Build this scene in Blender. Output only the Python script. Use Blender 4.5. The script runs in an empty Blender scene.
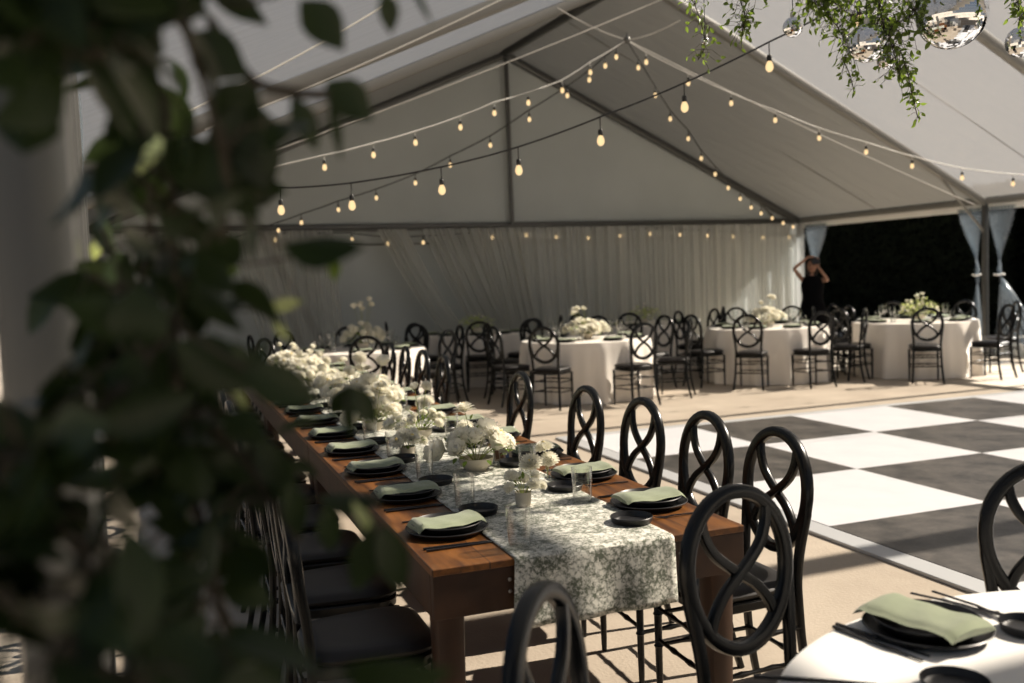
import bpy, bmesh, math, random
from mathutils import Vector, Matrix
R=random.Random(7)
sc=bpy.context.scene; COL=sc.collection
pi=math.pi
# ------------------------------------------------------------------ camera
F_PX,YAW,PITCH,ROLL,EYE=953.99,.3487,.0648,-.0383,1.5611
cy,sy,cp,sp=math.cos(YAW),math.sin(YAW),math.cos(PITCH),math.sin(PITCH)
FW=Vector((sy*cp,cy*cp,-sp)); r0=Vector((cy,-sy,0)); u0=r0.cross(FW)
RT=math.cos(ROLL)*r0+math.sin(ROLL)*u0; UP=-math.sin(ROLL)*r0+math.cos(ROLL)*u0
EYEP=Vector((0,0,EYE))
cam=bpy.data.cameras.new('camera'); co=bpy.data.objects.new('camera',cam); COL.objects.link(co)
m=Matrix((RT,UP,-FW)).transposed().to_4x4(); m.translation=EYEP; co.matrix_world=m
cam.sensor_width=36; cam.lens=F_PX/1024*36; cam.clip_start=.05; cam.clip_end=300
cam.dof.use_dof=True; cam.dof.focus_distance=3.55; cam.dof.aperture_fstop=2.4
sc.camera=co
def ray(px,py): return FW*F_PX+RT*(px-512)-UP*(py-341.5)
def at_y(px,py,y): d=ray(px,py); return EYEP+d*(y/d.y)
def at_d(px,py,dist): d=ray(px,py); return EYEP+d*(dist/F_PX)
def at_z(px,py,z): d=ray(px,py); return EYEP+d*((z-EYE)/d.z)
# ------------------------------------------------------------------ materials
def mat(name,col=(.5,.5,.5),rough=.6,metal=0,spec=.5,sheen=0,coat=0):
    m=bpy.data.materials.new(name); m.use_nodes=True
    b=m.node_tree.nodes['Principled BSDF']
    b.inputs['Base Color'].default_value=(*col,1); b.inputs['Roughness'].default_value=rough
    b.inputs['Metallic'].default_value=metal; b.inputs['Specular IOR Level'].default_value=spec
    b.inputs['Sheen Weight'].default_value=sheen; b.inputs['Coat Weight'].default_value=coat
    return m
def N(m,t,**k):
    n=m.node_tree.nodes.new(t)
    for a,b in k.items(): setattr(n,a,b)
    return n
def L(m,a,b): m.node_tree.links.new(a,b)
def bsdf(m): return m.node_tree.nodes['Principled BSDF']
def out(m): return m.node_tree.nodes['Material Output']
def vary(m,c1,c2,scale=5,detail=4,coord='Object',stretch=(1,1,1),lo=.3,hi=.7,bump=0,bscale=None,rough=.5):
    tc=N(m,'ShaderNodeTexCoord'); mp=N(m,'ShaderNodeMapping'); mp.inputs['Scale'].default_value=stretch
    no=N(m,'ShaderNodeTexNoise'); no.inputs['Scale'].default_value=scale; no.inputs['Detail'].default_value=detail
    no.inputs['Roughness'].default_value=rough
    cr=N(m,'ShaderNodeValToRGB'); cr.color_ramp.elements[0].color=(*c1,1); cr.color_ramp.elements[1].color=(*c2,1)
    cr.color_ramp.elements[0].position=lo; cr.color_ramp.elements[1].position=hi
    L(m,tc.outputs[coord],mp.inputs[0]); L(m,mp.outputs[0],no.inputs[0]); L(m,no.outputs[0],cr.inputs[0]); L(m,cr.outputs[0],bsdf(m).inputs['Base Color'])
    if bump:
        b=N(m,'ShaderNodeBump'); b.inputs['Strength'].default_value=bump; b.inputs['Distance'].default_value=.01
        n2=no
        if bscale:
            n2=N(m,'ShaderNodeTexNoise'); n2.inputs['Scale'].default_value=bscale; n2.inputs['Detail'].default_value=5; L(m,mp.outputs[0],n2.inputs[0])
        L(m,n2.outputs[0],b.inputs['Height']); L(m,b.outputs[0],bsdf(m).inputs['Normal'])
    return cr,mp
M={}
M['concrete']=mat('concrete paving',rough=.85); vary(M['concrete'],(.36,.30,.235),(.49,.42,.335),1.3,8,bump=.3,bscale=60,rough=.65)
M['black']=mat('black resin',(.0045,.005,.0054),.25,spec=.28)
M['cushion']=mat('black vinyl cushion',(.014,.0125,.0125),.45,spec=.35)
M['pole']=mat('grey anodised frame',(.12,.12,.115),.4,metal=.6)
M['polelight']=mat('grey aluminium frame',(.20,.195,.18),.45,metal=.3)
M['alu']=mat('aluminium edge',(.55,.56,.57),.4,metal=.2)
M['cloth']=mat('ivory tablecloth linen',(.90,.84,.76),.9,sheen=.2)
M['cloth2']=mat('white tablecloth linen',(.86,.84,.80),.9,sheen=.2)
M['wall']=mat('tent gable fabric',(.50,.50,.455),.8); vary(M['wall'],(.50,.54,.54),(.56,.60,.60),.8,3)
M['dwhite']=mat('white dance tile',(.83,.83,.86),.32); vary(M['dwhite'],(.70,.70,.73),(.78,.78,.80),3,4,rough=.6)
M['dblack']=mat('black dance tile',(.05,.05,.05),.3); vary(M['dblack'],(.035,.034,.033),(.20,.18,.16),2.6,10,lo=.40,hi=.80,rough=.78)
bsdf(M['dblack']).inputs['Roughness'].default_value=.38
M['plate']=mat('matte black ceramic',(.013,.013,.014),.35)
M['chop']=mat('black lacquer cutlery',(.01,.01,.012),.22)
M['napkin']=mat('sage linen',(.30,.34,.20),.95,sheen=.3)
vary(M['napkin'],(.215,.25,.155),(.265,.30,.19),14,3,stretch=(1,1,1),bump=.25,bscale=500)
M['pot']=mat('cream glazed pot',(.62,.56,.46),.5)
M['petal']=mat('white petals',(.96,.945,.88),.7); bsdf(M['petal']).inputs['Subsurface Weight'].default_value=.0
m=M['petal']; t_=N(m,'ShaderNodeBsdfTranslucent'); t_.inputs[0].default_value=(.9,.87,.74,1); mx=N(m,'ShaderNodeMixShader'); mx.inputs[0].default_value=.5; L(m,bsdf(m).outputs[0],mx.inputs[1]); L(m,t_.outputs[0],mx.inputs[2]); L(m,mx.outputs[0],out(m).inputs[0])
M['petalc']=mat('yellow flower heart',(.75,.60,.25),.8)
M['stem']=mat('flower stem',(.30,.34,.10),.6)
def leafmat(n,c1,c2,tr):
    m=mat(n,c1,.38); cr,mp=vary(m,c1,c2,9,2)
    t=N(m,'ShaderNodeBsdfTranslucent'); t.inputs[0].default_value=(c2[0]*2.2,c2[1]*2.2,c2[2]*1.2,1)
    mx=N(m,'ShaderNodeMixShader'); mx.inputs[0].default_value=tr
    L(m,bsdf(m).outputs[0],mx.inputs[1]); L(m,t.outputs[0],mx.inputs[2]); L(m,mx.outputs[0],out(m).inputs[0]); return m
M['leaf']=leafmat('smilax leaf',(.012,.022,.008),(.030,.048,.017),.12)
M['leafpale']=leafmat('pale underside and sunlit leaf',(.30,.36,.20),(.42,.47,.27),.35)
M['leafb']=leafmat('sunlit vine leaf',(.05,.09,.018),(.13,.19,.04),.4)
M['vine']=mat('woody vine stem',(.05,.04,.025),.8)
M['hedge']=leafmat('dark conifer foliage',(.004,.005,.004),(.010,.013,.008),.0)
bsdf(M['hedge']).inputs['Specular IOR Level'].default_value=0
bsdf(M['leaf']).inputs['Specular IOR Level'].default_value=.22
M['mirror']=mat('mirror tile',(.85,.87,.9),.05,metal=1)
M['cord']=mat('black rubber cord',(.01,.01,.01),.5)
M['cordw']=mat('white cable',(.62,.60,.56),.5)
M['skin']=mat('skin',(.45,.24,.16),.5); M['hair']=mat('dark brown hair',(.02,.012,.008),.6); M['dress']=mat('black dress fabric',(.004,.004,.005),.9,spec=.1)
M['lip']=mat('lips',(.30,.08,.07),.5); M['eye']=mat('dark eye',(.02,.015,.01),.2)
M['camera']=mat('black camera body',(.01,.01,.01),.35); M['lens']=mat('camera lens glass',(.02,.02,.03),.05)
M['card']=mat('kraft card',(.55,.46,.36),.8); M['cardprint']=mat('brown printed card',(.22,.10,.05),.7); M['cardblue']=mat('blue printed card',(.08,.13,.25),.7)
M['bolt']=mat('zinc bolt',(.45,.42,.38),.35,metal=.8)
M['turf']=mat('garden soil',(.06,.06,.035),.95)
# wood
m=M['wood']=mat('stained pine planks',rough=.42,coat=.15)
tc=N(m,'ShaderNodeTexCoord'); mp=N(m,'ShaderNodeMapping'); mp.inputs['Scale'].default_value=(9,1.0,9)
no=N(m,'ShaderNodeTexNoise'); no.inputs['Scale'].default_value=3.5; no.inputs['Detail'].default_value=6; no.inputs['Distortion'].default_value=.6
cr=N(m,'ShaderNodeValToRGB'); e=cr.color_ramp.elements; e[0].position=.3; e[0].color=(.06,.019,.004,1); e[1].position=.75; e[1].color=(.25,.095,.018,1)
L(m,tc.outputs['Object'],mp.inputs[0]);L(m,mp.outputs[0],no.inputs[0]);L(m,no.outputs[0],cr.inputs[0])
sx=N(m,'ShaderNodeSeparateXYZ'); L(m,tc.outputs['Object'],sx.inputs[0])
md=N(m,'ShaderNodeMath',operation='PINGPONG'); md.inputs[1].default_value=.0847/1.0; L(m,sx.outputs[0],md.inputs[0])
lt=N(m,'ShaderNodeMath',operation='LESS_THAN'); lt.inputs[1].default_value=.0018; L(m,md.outputs[0],lt.inputs[0])
mx=N(m,'ShaderNodeMixRGB'); mx.inputs[2].default_value=(.03,.01,.004,1); L(m,lt.outputs[0],mx.inputs[0]); L(m,cr.outputs[0],mx.inputs[1]); L(m,mx.outputs[0],bsdf(m).inputs['Base Color'])
m=M['woodv']=mat('stained pine frame',rough=.5); vary(m,(.022,.009,.004),(.070,.028,.010),3,6,stretch=(2,2,2))
# toile runner
m=M['toile']=mat('toile printed linen',rough=.9,sheen=.15)
tc=N(m,'ShaderNodeTexCoord'); n1=N(m,'ShaderNodeTexNoise'); n1.inputs['Scale'].default_value=24; n1.inputs['Detail'].default_value=2
n2=N(m,'ShaderNodeTexNoise'); n2.inputs['Scale'].default_value=105; n2.inputs['Detail'].default_value=6; n2.inputs['Roughness'].default_value=.65; n2.inputs['Distortion'].default_value=1.2
vo=N(m,'ShaderNodeTexVoronoi'); vo.feature='DISTANCE_TO_EDGE'; vo.inputs['Scale'].default_value=46
for n in (n1,n2,vo): L(m,tc.outputs['Object'],n.inputs['Vector'])
a=N(m,'ShaderNodeMath',operation='MULTIPLY_ADD'); a.inputs[1].default_value=.5; L(m,n1.outputs[0],a.inputs[0]); L(m,n2.outputs[0],a.inputs[2])
b=N(m,'ShaderNodeMath',operation='MULTIPLY_ADD'); b.inputs[1].default_value=-.45; L(m,vo.outputs['Distance'],b.inputs[0]); L(m,a.outputs[0],b.inputs[2])
cr=N(m,'ShaderNodeValToRGB'); e=cr.color_ramp.elements; e[0].position=.57; e[0].color=(.76,.74,.66,1); e[1].position=.80; e[1].color=(.12,.135,.095,1)
L(m,b.outputs[0],cr.inputs[0]); L(m,cr.outputs[0],bsdf(m).inputs['Base Color'])
# thin sheets
def sheet(name,col,alpha,tcol,trans,rough=.7,gloss=0):
    m=mat(name,col,rough); t=N(m,'ShaderNodeBsdfTranslucent'); t.inputs[0].default_value=(*col,1)
    mx=N(m,'ShaderNodeMixShader'); mx.inputs[0].default_value=trans
    L(m,bsdf(m).outputs[0],mx.inputs[1]); L(m,t.outputs[0],mx.inputs[2])
    tr=N(m,'ShaderNodeBsdfTransparent'); tr.inputs[0].default_value=(*tcol,1)
    m2=N(m,'ShaderNodeMixShader'); m2.inputs[0].default_value=alpha
    L(m,tr.outputs[0],m2.inputs[1]); L(m,mx.outputs[0],m2.inputs[2]); L(m,m2.outputs[0],out(m).inputs[0]); return m
M['roofclear']=sheet('hazy clear roof vinyl',(.46,.435,.41),.44,(.93,.88,.82),.34,.35)
M['roofwhite']=sheet('white roof vinyl',(.28,.285,.28),1.0,(1,1,1),.02,.6)
M['roofshade']=sheet('opaque roof vinyl for shade',(.40,.38,.35),1.0,(1,1,1),.03,.6)
M['sheer']=sheet('sheer voile curtain',(.80,.81,.79),.50,(.97,.96,.93),.35,.9)
M['vinyl']=sheet('pale blue clear vinyl drape',(.32,.345,.365),.24,(.90,.93,.95),.3,.12)
for k in ('roofclear','roofwhite'):
    m=M[k]; tc=N(m,'ShaderNodeTexCoord'); mp=N(m,'ShaderNodeMapping'); mp.inputs['Scale'].default_value=(.5,2.2,1); no=N(m,'ShaderNodeTexNoise'); no.inputs['Scale'].default_value=2; no.inputs['Detail'].default_value=3
    bp=N(m,'ShaderNodeBump'); bp.inputs['Strength'].default_value=.35; bp.inputs['Distance'].default_value=.12
    L(m,tc.outputs['Object'],mp.inputs[0]);L(m,mp.outputs[0],no.inputs[0]);L(m,no.outputs[0],bp.inputs['Height']);L(m,bp.outputs[0],bsdf(m).inputs['Normal'])
# glass
m=M['glass']=bpy.data.materials.new('thin drinking glass'); m.use_nodes=True; m.node_tree.nodes.remove(bsdf(m))
tr=N(m,'ShaderNodeBsdfTransparent'); tr.inputs[0].default_value=(.97,.975,.97,1); gl=N(m,'ShaderNodeBsdfGlossy'); gl.inputs['Roughness'].default_value=.04
lw=N(m,'ShaderNodeLayerWeight'); lw.inputs[0].default_value=.22; mx=N(m,'ShaderNodeMixShader')
L(m,lw.outputs['Facing'],mx.inputs[0]);L(m,tr.outputs[0],mx.inputs[1]);L(m,gl.outputs[0],mx.inputs[2]);L(m,mx.outputs[0],out(m).inputs[0])
def emis(name,col,st):
    m=bpy.data.materials.new(name); m.use_nodes=True; m.node_tree.nodes.remove(bsdf(m)); e=N(m,'ShaderNodeEmission'); e.inputs[0].default_value=(*col,1); e.inputs[1].default_value=st
    gl=N(m,'ShaderNodeBsdfGlossy'); gl.inputs['Roughness'].default_value=.1; a=N(m,'ShaderNodeAddShader')
    lw=N(m,'ShaderNodeLayerWeight'); lw.inputs[0].default_value=.3; tr=N(m,'ShaderNodeBsdfTransparent'); mx=N(m,'ShaderNodeMixShader')
    L(m,lw.outputs['Facing'],mx.inputs[0]); L(m,e.outputs[0],mx.inputs[1]); L(m,tr.outputs[0],mx.inputs[2])
    L(m,mx.outputs[0],out(m).inputs[0]); return m
M['bulb']=emis('lit warm bulb glass',(1,.70,.36),1.25)
M['filament']=emis('glowing filament',(1,.62,.25),9)
# ------------------------------------------------------------------ object helpers
def tag(o,label=None,cat=None,group=None,kind=None):
    if label:o['label']=label
    if cat:o['category']=cat
    if group:o['group']=group
    if kind:o['kind']=kind
    return o
def empty(name,loc=(0,0,0),rz=0):
    o=bpy.data.objects.new(name,None); COL.objects.link(o); o.location=loc; o.rotation_euler=(0,0,rz); o.empty_display_size=.1; return o
def obj(name,bm,mt,parent=None,smooth=True,loc=None,rz=0):
    me=bpy.data.meshes.new(name); bmesh.ops.recalc_face_normals(bm,faces=bm.faces[:]) ; bm.to_mesh(me); bm.free()
    o=bpy.data.objects.new(name,me); COL.objects.link(o)
    for q in (mt if isinstance(mt,(list,tuple)) else [mt]): me.materials.append(q)
    if smooth:
        for p in me.polygons:p.use_smooth=True
        try: me.set_sharp_from_angle(angle=math.radians(40))
        except Exception: pass
    if parent:o.parent=parent
    if loc is not None:o.location=loc
    if rz:o.rotation_euler=(0,0,rz)
    return o
KIDS={}
def kids(o): return list(o.children)
def dup(o,loc=None,rz=None,parent=None,scale=None):
    c=o.copy(); COL.objects.link(c)
    if parent is not None:c.parent=parent
    if loc is not None:c.location=loc
    if rz is not None:c.rotation_euler=(0,0,rz)
    if scale is not None:c.scale=scale if isinstance(scale,(tuple,list)) else (scale,)*3
    for ch in kids(o): dup(ch,parent=c)
    return c
class Proto:
    """first placement uses the original, later ones copy it"""
    def __init__(s,f): s.f=f; s.o=None
    def __call__(s,loc,rz=0,scale=None):
        if s.o is None:
            s.o=s.f(); s.o.location=loc; s.o.rotation_euler=(0,0,rz)
            if scale: s.o.scale=(scale,)*3
            return s.o
        return dup(s.o,loc,rz,scale=scale or 1)
def box(bm,x0,x1,y0,y1,z0,z1,bev=0):
    r=bmesh.ops.create_cube(bm,size=1); vs=r['verts']
    for v in vs: v.co=Vector(((x0+x1)/2+v.co.x*(x1-x0),(y0+y1)/2+v.co.y*(y1-y0),(z0+z1)/2+v.co.z*(z1-z0)))
    if bev:
        es=list({e for v in vs for e in v.link_edges}); bmesh.ops.bevel(bm,geom=es,offset=bev,segments=2,affect='EDGES',profile=.5)
def catmull(pts,n=6,closed=False):
    P=[Vector(p) for p in pts]; o=[]; k=len(P)
    rng=range(k if closed else k-1)
    for i in rng:
        if closed: a,b,c,d=P[i-1],P[i],P[(i+1)%k],P[(i+2)%k]
        else: a,b,c,d=P[max(i-1,0)],P[i],P[i+1],P[min(i+2,k-1)]
        for j in range(n):
            t=j/n; o.append(.5*((2*b)+(c-a)*t+(2*a-5*b+4*c-d)*t*t+(3*b-a-3*c+d)*t**3))
    if not closed:o.append(P[-1].copy())
    return o
def tube(bm,pts,rad,seg=8,closed=False,ref=None,flat=None):
    """sweep; rad a number or list; flat=(w,h) rounded rectangle section in frame (side,ref)"""
    P=[Vector(p) for p in pts]; n=len(P); rings=[]; prev=None
    for i in range(n):
        if closed:T=(P[(i+1)%n]-P[i-1])
        else:T=P[min(i+1,n-1)]-P[max(i-1,0)]
        if T.length<1e-9:T=Vector((0,0,1))
        T.normalize()
        if ref is not None:Bn=Vector(ref)-T*Vector(ref).dot(T)
        elif prev is not None:Bn=prev-T*prev.dot(T)
        else:
            Bn=Vector((0,0,1))-T*T.z
            if Bn.length<.1:Bn=Vector((0,1,0))-T*T.y
        if Bn.length<1e-6: Bn=Vector((1,0,0))-T*T.x
        Bn.normalize(); prev=Bn; S=T.cross(Bn)
        r=rad[i] if isinstance(rad,(list,tuple)) else rad
        ring=[]
        for k in range(seg):
            a=2*pi*(k+.5)/seg; c,s=math.cos(a),math.sin(a)
            if flat:
                e=.55; c=math.copysign(abs(c)**e,c); s=math.copysign(abs(s)**e,s)
                ring.append(bm.verts.new(P[i]+S*c*flat[0]*r+Bn*s*flat[1]*r))
            else: ring.append(bm.verts.new(P[i]+S*c*r+Bn*s*r))
        rings.append(ring)
    for i in range(n if closed else n-1):
        A,B=rings[i],rings[(i+1)%n]
        for k in range(seg): bm.faces.new((A[k],A[(k+1)%seg],B[(k+1)%seg],B[k]))
    if not closed:
        bm.faces.new(rings[0][::-1]); bm.faces.new(rings[-1])
def lathe(bm,prof,seg=24,c=(0,0,0),close=False):
    rings=[]
    for r,z in prof:
        if r<1e-5: rings.append([bm.verts.new((c[0],c[1],c[2]+z))])
        else: rings.append([bm.verts.new((c[0]+r*math.cos(2*pi*k/seg),c[1]+r*math.sin(2*pi*k/seg),c[2]+z)) for k in range(seg)])
    for A,B in zip(rings,rings[1:]):
        for k in range(seg):
            j=(k+1)%seg
            if len(A)==1 and len(B)==1:continue
            if len(A)==1:bm.faces.new((A[0],B[k],B[j]))
            elif len(B)==1:bm.faces.new((A[k],A[j],B[0]))
            else:bm.faces.new((A[k],A[j],B[j],B[k]))
def bmnew(): return bmesh.new()
# ------------------------------------------------------------------ tent coordinates
TH=.061
def W(s,t,z): return Vector((s*math.cos(TH)-t*math.sin(TH),s*math.sin(TH)+t*math.cos(TH),z))
ZE,ZR,SR,SL,SM=2.52,5.47,13.08,-.06,6.75
FR=[15.39,11.0,8.04,3.35,1.32]
def roofz(s): return ZR-(ZR-ZE)*((s-SM)/(SR-SM) if s>SM else (SM-s)/(SM-SL))
# ground
bm=bmnew(); box(bm,-30,45,-12,50,-.2,0); o=obj('floor',bm,M['concrete'],smooth=False); tag(o,kind='structure')
# roof panels: one per bay and slope
def roofpanel(name,t0,t1,sa,sb,mt):
    bm=bmnew(); n=14; k=10; g=[]
    for i in range(n+1):
        row=[]
        for j in range(k+1):
            u=i/n; v=j/k; s=sa+(sb-sa)*u; t=t0+(t1-t0)*v
            sag=.06*math.sin(pi*v)*math.sin(pi*u)
            row.append(bm.verts.new(W(s,t,roofz(s)+.06-sag)))
        g.append(row)
    for i in range(n):
        for j in range(k): bm.faces.new((g[i][j],g[i+1][j],g[i+1][j+1],g[i][j+1]))
    o=obj(name,bm,mt); tag(o,kind='structure'); return o
edges=[15.52,11.0,8.04,3.35,.78,-2.6]
for i in range(5):
    mt=M['roofwhite'] if i==0 else (M['roofshade'] if i==4 else M['roofclear'])  # unseen front bay made opaque to shade the foreground foliage
    roofpanel('ceiling',edges[i+1],edges[i],SL,SM,mt); roofpanel('ceiling',edges[i+1],edges[i],SM,SR,mt)
# gable wall
bm=bmnew(); vs=[W(SL,15.45,0),W(SR,15.45,0),W(SR,15.45,ZE+.03),W(SM,15.45,ZR+.03),W(SL,15.45,ZE+.03)]
a=[bm.verts.new(v) for v in vs]; d=W(0,.04,0)-W(0,0,0); b=[bm.verts.new(v+d) for v in vs]
bm.faces.new(a); bm.faces.new(b[::-1])
for i in range(5): bm.faces.new((a[i],b[i],b[(i+1)%5],a[(i+1)%5]))
tag(obj('wall_back',bm,M['wall'],smooth=False),kind='structure')
# frames
def bar(bm,p,q,w,h):
    tube(bm,[p,p.lerp(q,.5),q],1,12,ref=(0,0,1) if abs((q-p).normalized().z)<.9 else (0,1,0),flat=(w/2,h/2))
for i,t in enumerate(FR):
    fr=empty('tent_frame',W(SM,t,0)); inv=Matrix.Translation(-fr.location)
    tag(fr,['grey rafter frame against the back gable wall with centre post','grey tent rafter and legs just in front of the draped back bay','grey tent rafter crossing the top right corner above the mirror balls','grey tent rafter over the middle of the dance floor, out of frame above','grey tent leg at the left, nearest the camera behind the leaves'][i],'tent frame','tent frames')
    def part(name,f,mt):
        bm=bmnew(); f(bm); bmesh.ops.transform(bm,matrix=inv,verts=bm.verts); return obj(name,bm,mt,fr)
    mt=M['pole'] if i==0 else M['polelight']
    part('rafter',lambda bm:bar(bm,W(SM,t,ZR-.02),W(SR,t,ZE-.02),.24 if i==3 else .11,.13),mt)
    part('rafter',lambda bm:bar(bm,W(SM,t,ZR-.02),W(SL,t,ZE-.02),.11,.13),mt)
    for s in (SL,SR):
        part('pole',lambda bm:bar(bm,W(s,t,0),W(s,t,ZE),.10 if s==SL else .085,.10 if s==SL else .085),M['pole'])
    part('brace',lambda bm:bar(bm,W(SR-1.0,t,roofz(SR-1.0)-.06),W(SR,t,ZE-.5),.035,.035),M['polelight'])
    if i==0:
        part('centre_post',lambda bm:bar(bm,W(SM,t-.05,ZE),W(SM,t-.05,ZR-.05),.07,.07),M['pole'])
        part('crossbeam',lambda bm:bar(bm,W(SL,t,ZE),W(SR,t,ZE),.06,.09),M['pole'])
def setpart(name,f,mt,lab=None):
    bm=bmnew(); f(bm); o=obj(name,bm,mt); tag(o,kind='structure'); return o
setpart('trim_1',lambda bm:bar(bm,W(SM,15.4,ZR),W(SM,-2.6,ZR),.10,.13),M['pole'])     # ridge beam
setpart('trim_2',lambda bm:bar(bm,W(SR,15.4,ZE),W(SR,-2.6,ZE),.07,.10),M['polelight'])
setpart('trim_3',lambda bm:bar(bm,W(SL,15.4,ZE),W(SL,-2.6,ZE),.07,.10),M['polelight'])
k=4
for t in (13.2,9.5,6.2):
    setpart('trim_%d'%k,lambda bm:bar(bm,W(SM,t,roofz(SM)+.03),W(SR,t,roofz(SR)+.0),.012,.012),M['polelight']); k+=1
# valance along right eave
bm=bmnew(); g=[]
n=90
for i in range(n+1):
    t=15.4-18*i/n; w=.015*math.sin(i*1.7)
    g.append([bm.verts.new(W(SR+.04+w*j,t,ZE-.0-.15*j)) for j in (0,.5,1)])
for i in range(n):
    for j in range(2): bm.faces.new((g[i][j],g[i+1][j],g[i+1][j+1],g[i][j+1]))
o=obj('trim_7',bm,M['cloth2']); tag(o,kind='structure')
# ------------------------------------------------------------------ curtains on the gable
def curtain(name,topa,topb,ya,bota,botb,zt,zb,mt,label,folds,group=None,amp=.035,tie=None,top_tight=1.0,bow=.0):
    """surface from top span (tent s) to bottom span; t=ya"""
    n=folds*18; k=22; bm=bmnew(); g=[]
    for j in range(k+1):
        v=j/k; row=[]
        for i in range(n+1):
            u=i/n; e=v**1.0
            if tie:
                zt_,c,wd=tie; vt=(zt-zt_)/(zt-zb)
                if v<vt: q=(v/vt)**1.0; x=(topa+(topb-topa)*u)*(1-q)+(c+(u-.5)*wd)*q
                else: q=((v-vt)/(1-vt))**.8; x=(c+(u-.5)*wd)*(1-q)+(bota+(botb-bota)*u)*q
                x+=0
            else:
                q=e; x=(topa+(topb-topa)*u)*(1-q)+(bota+(botb-bota)*u)*q
                x-=bow*math.sin(pi*v)
            f=amp*math.sin(2*pi*folds*u+1.3*math.sin(7*u+1.2*v+topa))+amp*.55*math.sin(2*pi*folds*2.3*u+1.1*v+topb)+amp*.3*math.sin(2*pi*folds*.4*u)
            row.append(bm.verts.new(W(x+.3*f,ya+f,zt+(zb-zt)*v)))
        g.append(row)
    for j in range(k):
        for i in range(n): bm.faces.new((g[j][i],g[j][i+1],g[j+1][i+1],g[j+1][i]))
    o=obj(name,bm,mt); tag(o,label,'curtain',group); return o
CG='sheer white curtains on the back wall'
curtain('sheer_curtain',-.05,1.55,15.18,.2,1.6,2.46,.03,M['sheer'],'sheer white curtain at the left end of the back wall, mostly behind the leaves',5,CG)
curtain('sheer_curtain',1.9,2.75,15.15,2.5,3.2,2.46,.03,M['sheer'],'sheer white curtain slanting slightly, left of the bare wall gap',4,CG,amp=.05)
curtain('sheer_curtain',2.7,3.55,15.19,2.9,3.7,2.46,.03,M['sheer'],'sheer white curtain hanging straight at the left edge of the bare gap',4,CG,amp=.05)
curtain('sheer_curtain',4.25,4.75,15.12,5.85,6.25,2.46,.03,M['sheer'],'narrow sheer curtain swept diagonally beside the bare wall gap',4,CG,amp=.05,bow=.12)
curtain('sheer_curtain',5.05,5.95,15.2,6.35,7.0,2.46,.03,M['sheer'],'sheer curtain swept diagonally left of the wall centre post',5,CG,amp=.05,bow=.08)
curtain('sheer_curtain',5.9,6.8,15.12,6.6,7.2,2.46,.03,M['sheer'],'sheer curtain slanting towards the wall centre post',5,CG,amp=.05)
curtain('sheer_curtain',6.7,8.9,15.16,6.9,8.9,2.46,.03,M['sheer'],'straight sheer curtain just right of the centre post',8,CG,amp=.045)
curtain('sheer_curtain',8.8,11.0,15.2,8.85,11.0,2.46,.03,M['sheer'],'straight sheer curtain in the middle of the right half of the back wall',9,CG,amp=.045)
curtain('sheer_curtain',10.9,13.0,15.16,10.9,13.0,2.46,.03,M['sheer'],'straight sheer curtain at the right end of the back wall',8,CG,amp=.045)
for z_,i in ((2.45,8),(2.22,9)):
    setpart('trim_%d'%i,lambda bm:bar(bm,W(SL,15.3,z_),W(SR-.05,15.3,z_),.03,.03),M['pole'])
# clear drapes tied to legs on the right side / left front
def drapeT(name,s,t0,t1,tb0,tb1,tiec,label,zt=2.42):
    """drape in the side wall plane s=const spanning along t, tied at mid height"""
    folds=8; n=folds*8; k=24; bm=bmnew(); g=[]
    for j in range(k+1):
        v=j/k; row=[]; zt_=1.35; vt=(zt-zt_)/(zt-.03)
        for i in range(n+1):
            u=i/n
            if v<vt: q=(v/vt); q=q*q*(3-2*q)*.6+q*.4; t=(t0+(t1-t0)*u)*(1-q)+(tiec+(u-.5)*.09)*q; am=.05*(1-q)+.03
            else: q=((v-vt)/(1-vt))**.75; t=(tiec+(u-.5)*.09)*(1-q)+(tb0+(tb1-tb0)*u)*q; am=.03+.05*q
            f=am*math.sin(2*pi*folds*u+.8*math.sin(4*v+u))
            row.append(bm.verts.new(W(s+f,t+.2*f,zt+(.03-zt)*v)))
        g.append(row)
    for j in range(k):
        for i in range(n): bm.faces.new((g[j][i],g[j][i+1],g[j+1][i+1],g[j+1][i]))
    root=empty(name,W(s,tiec,0)); inv=Matrix.Translation(-root.location); bmesh.ops.transform(bm,matrix=inv,verts=bm.verts)
    obj('panel',bm,M['vinyl'],root)
    bm=bmnew(); c=W(s,tiec,1.35)-root.location
    tube(bm,[c+Vector((.075*math.cos(a),.075*math.sin(a),.01*math.sin(3*a))) for a in [2*pi*q/16 for q in range(16)]],.012,6,closed=True); tag(obj('tieback',bm,M['cloth2'],root),'white tieback')
    # opaque hem of the sidewall
    bm=bmnew(); g=[]
    for i in range(33):
        u=i/32; t=tb0+(tb1-tb0)*u; f=.06*math.sin(2*pi*4*u)
        g.append([bm.verts.new(W(s+.03+f,t,.27)-root.location),bm.verts.new(W(s+.03+f*1.3,t+.03,.02)-root.location)])
    for i in range(32): bm.faces.new((g[i][0],g[i+1][0],g[i+1][1],g[i][1]))
    tag(obj('hem',bm,M['cloth2'],root),'opaque white hem')
    tag(root,label,'drape','tied clear vinyl drapes'); return root
drapeT('vinyl_drape',SR+.0,11.52,11.06,11.35,11.02,11.14,'bluish clear drape tied back left of the right tent leg')
drapeT('vinyl_drape',SR+.0,10.95,10.45,10.85,9.8,10.74,'bluish clear drape tied back right of the right tent leg, white hem on the floor')
drapeT('vinyl_drape',SR-.0,15.2,14.6,15.1,14.7,14.95,'short clear drape in the back right corner behind the person')
drapeT('vinyl_drape',SL-.02,2.15,1.55,2.0,1.5,1.62,'grey clear drape beside the nearest left tent leg, blurred behind leaves')
drapeT('vinyl_drape',SL-.02,5.2,4.4,5.0,4.4,4.5,'white clear drape on the second left tent leg glimpsed through the leaves')
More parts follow.
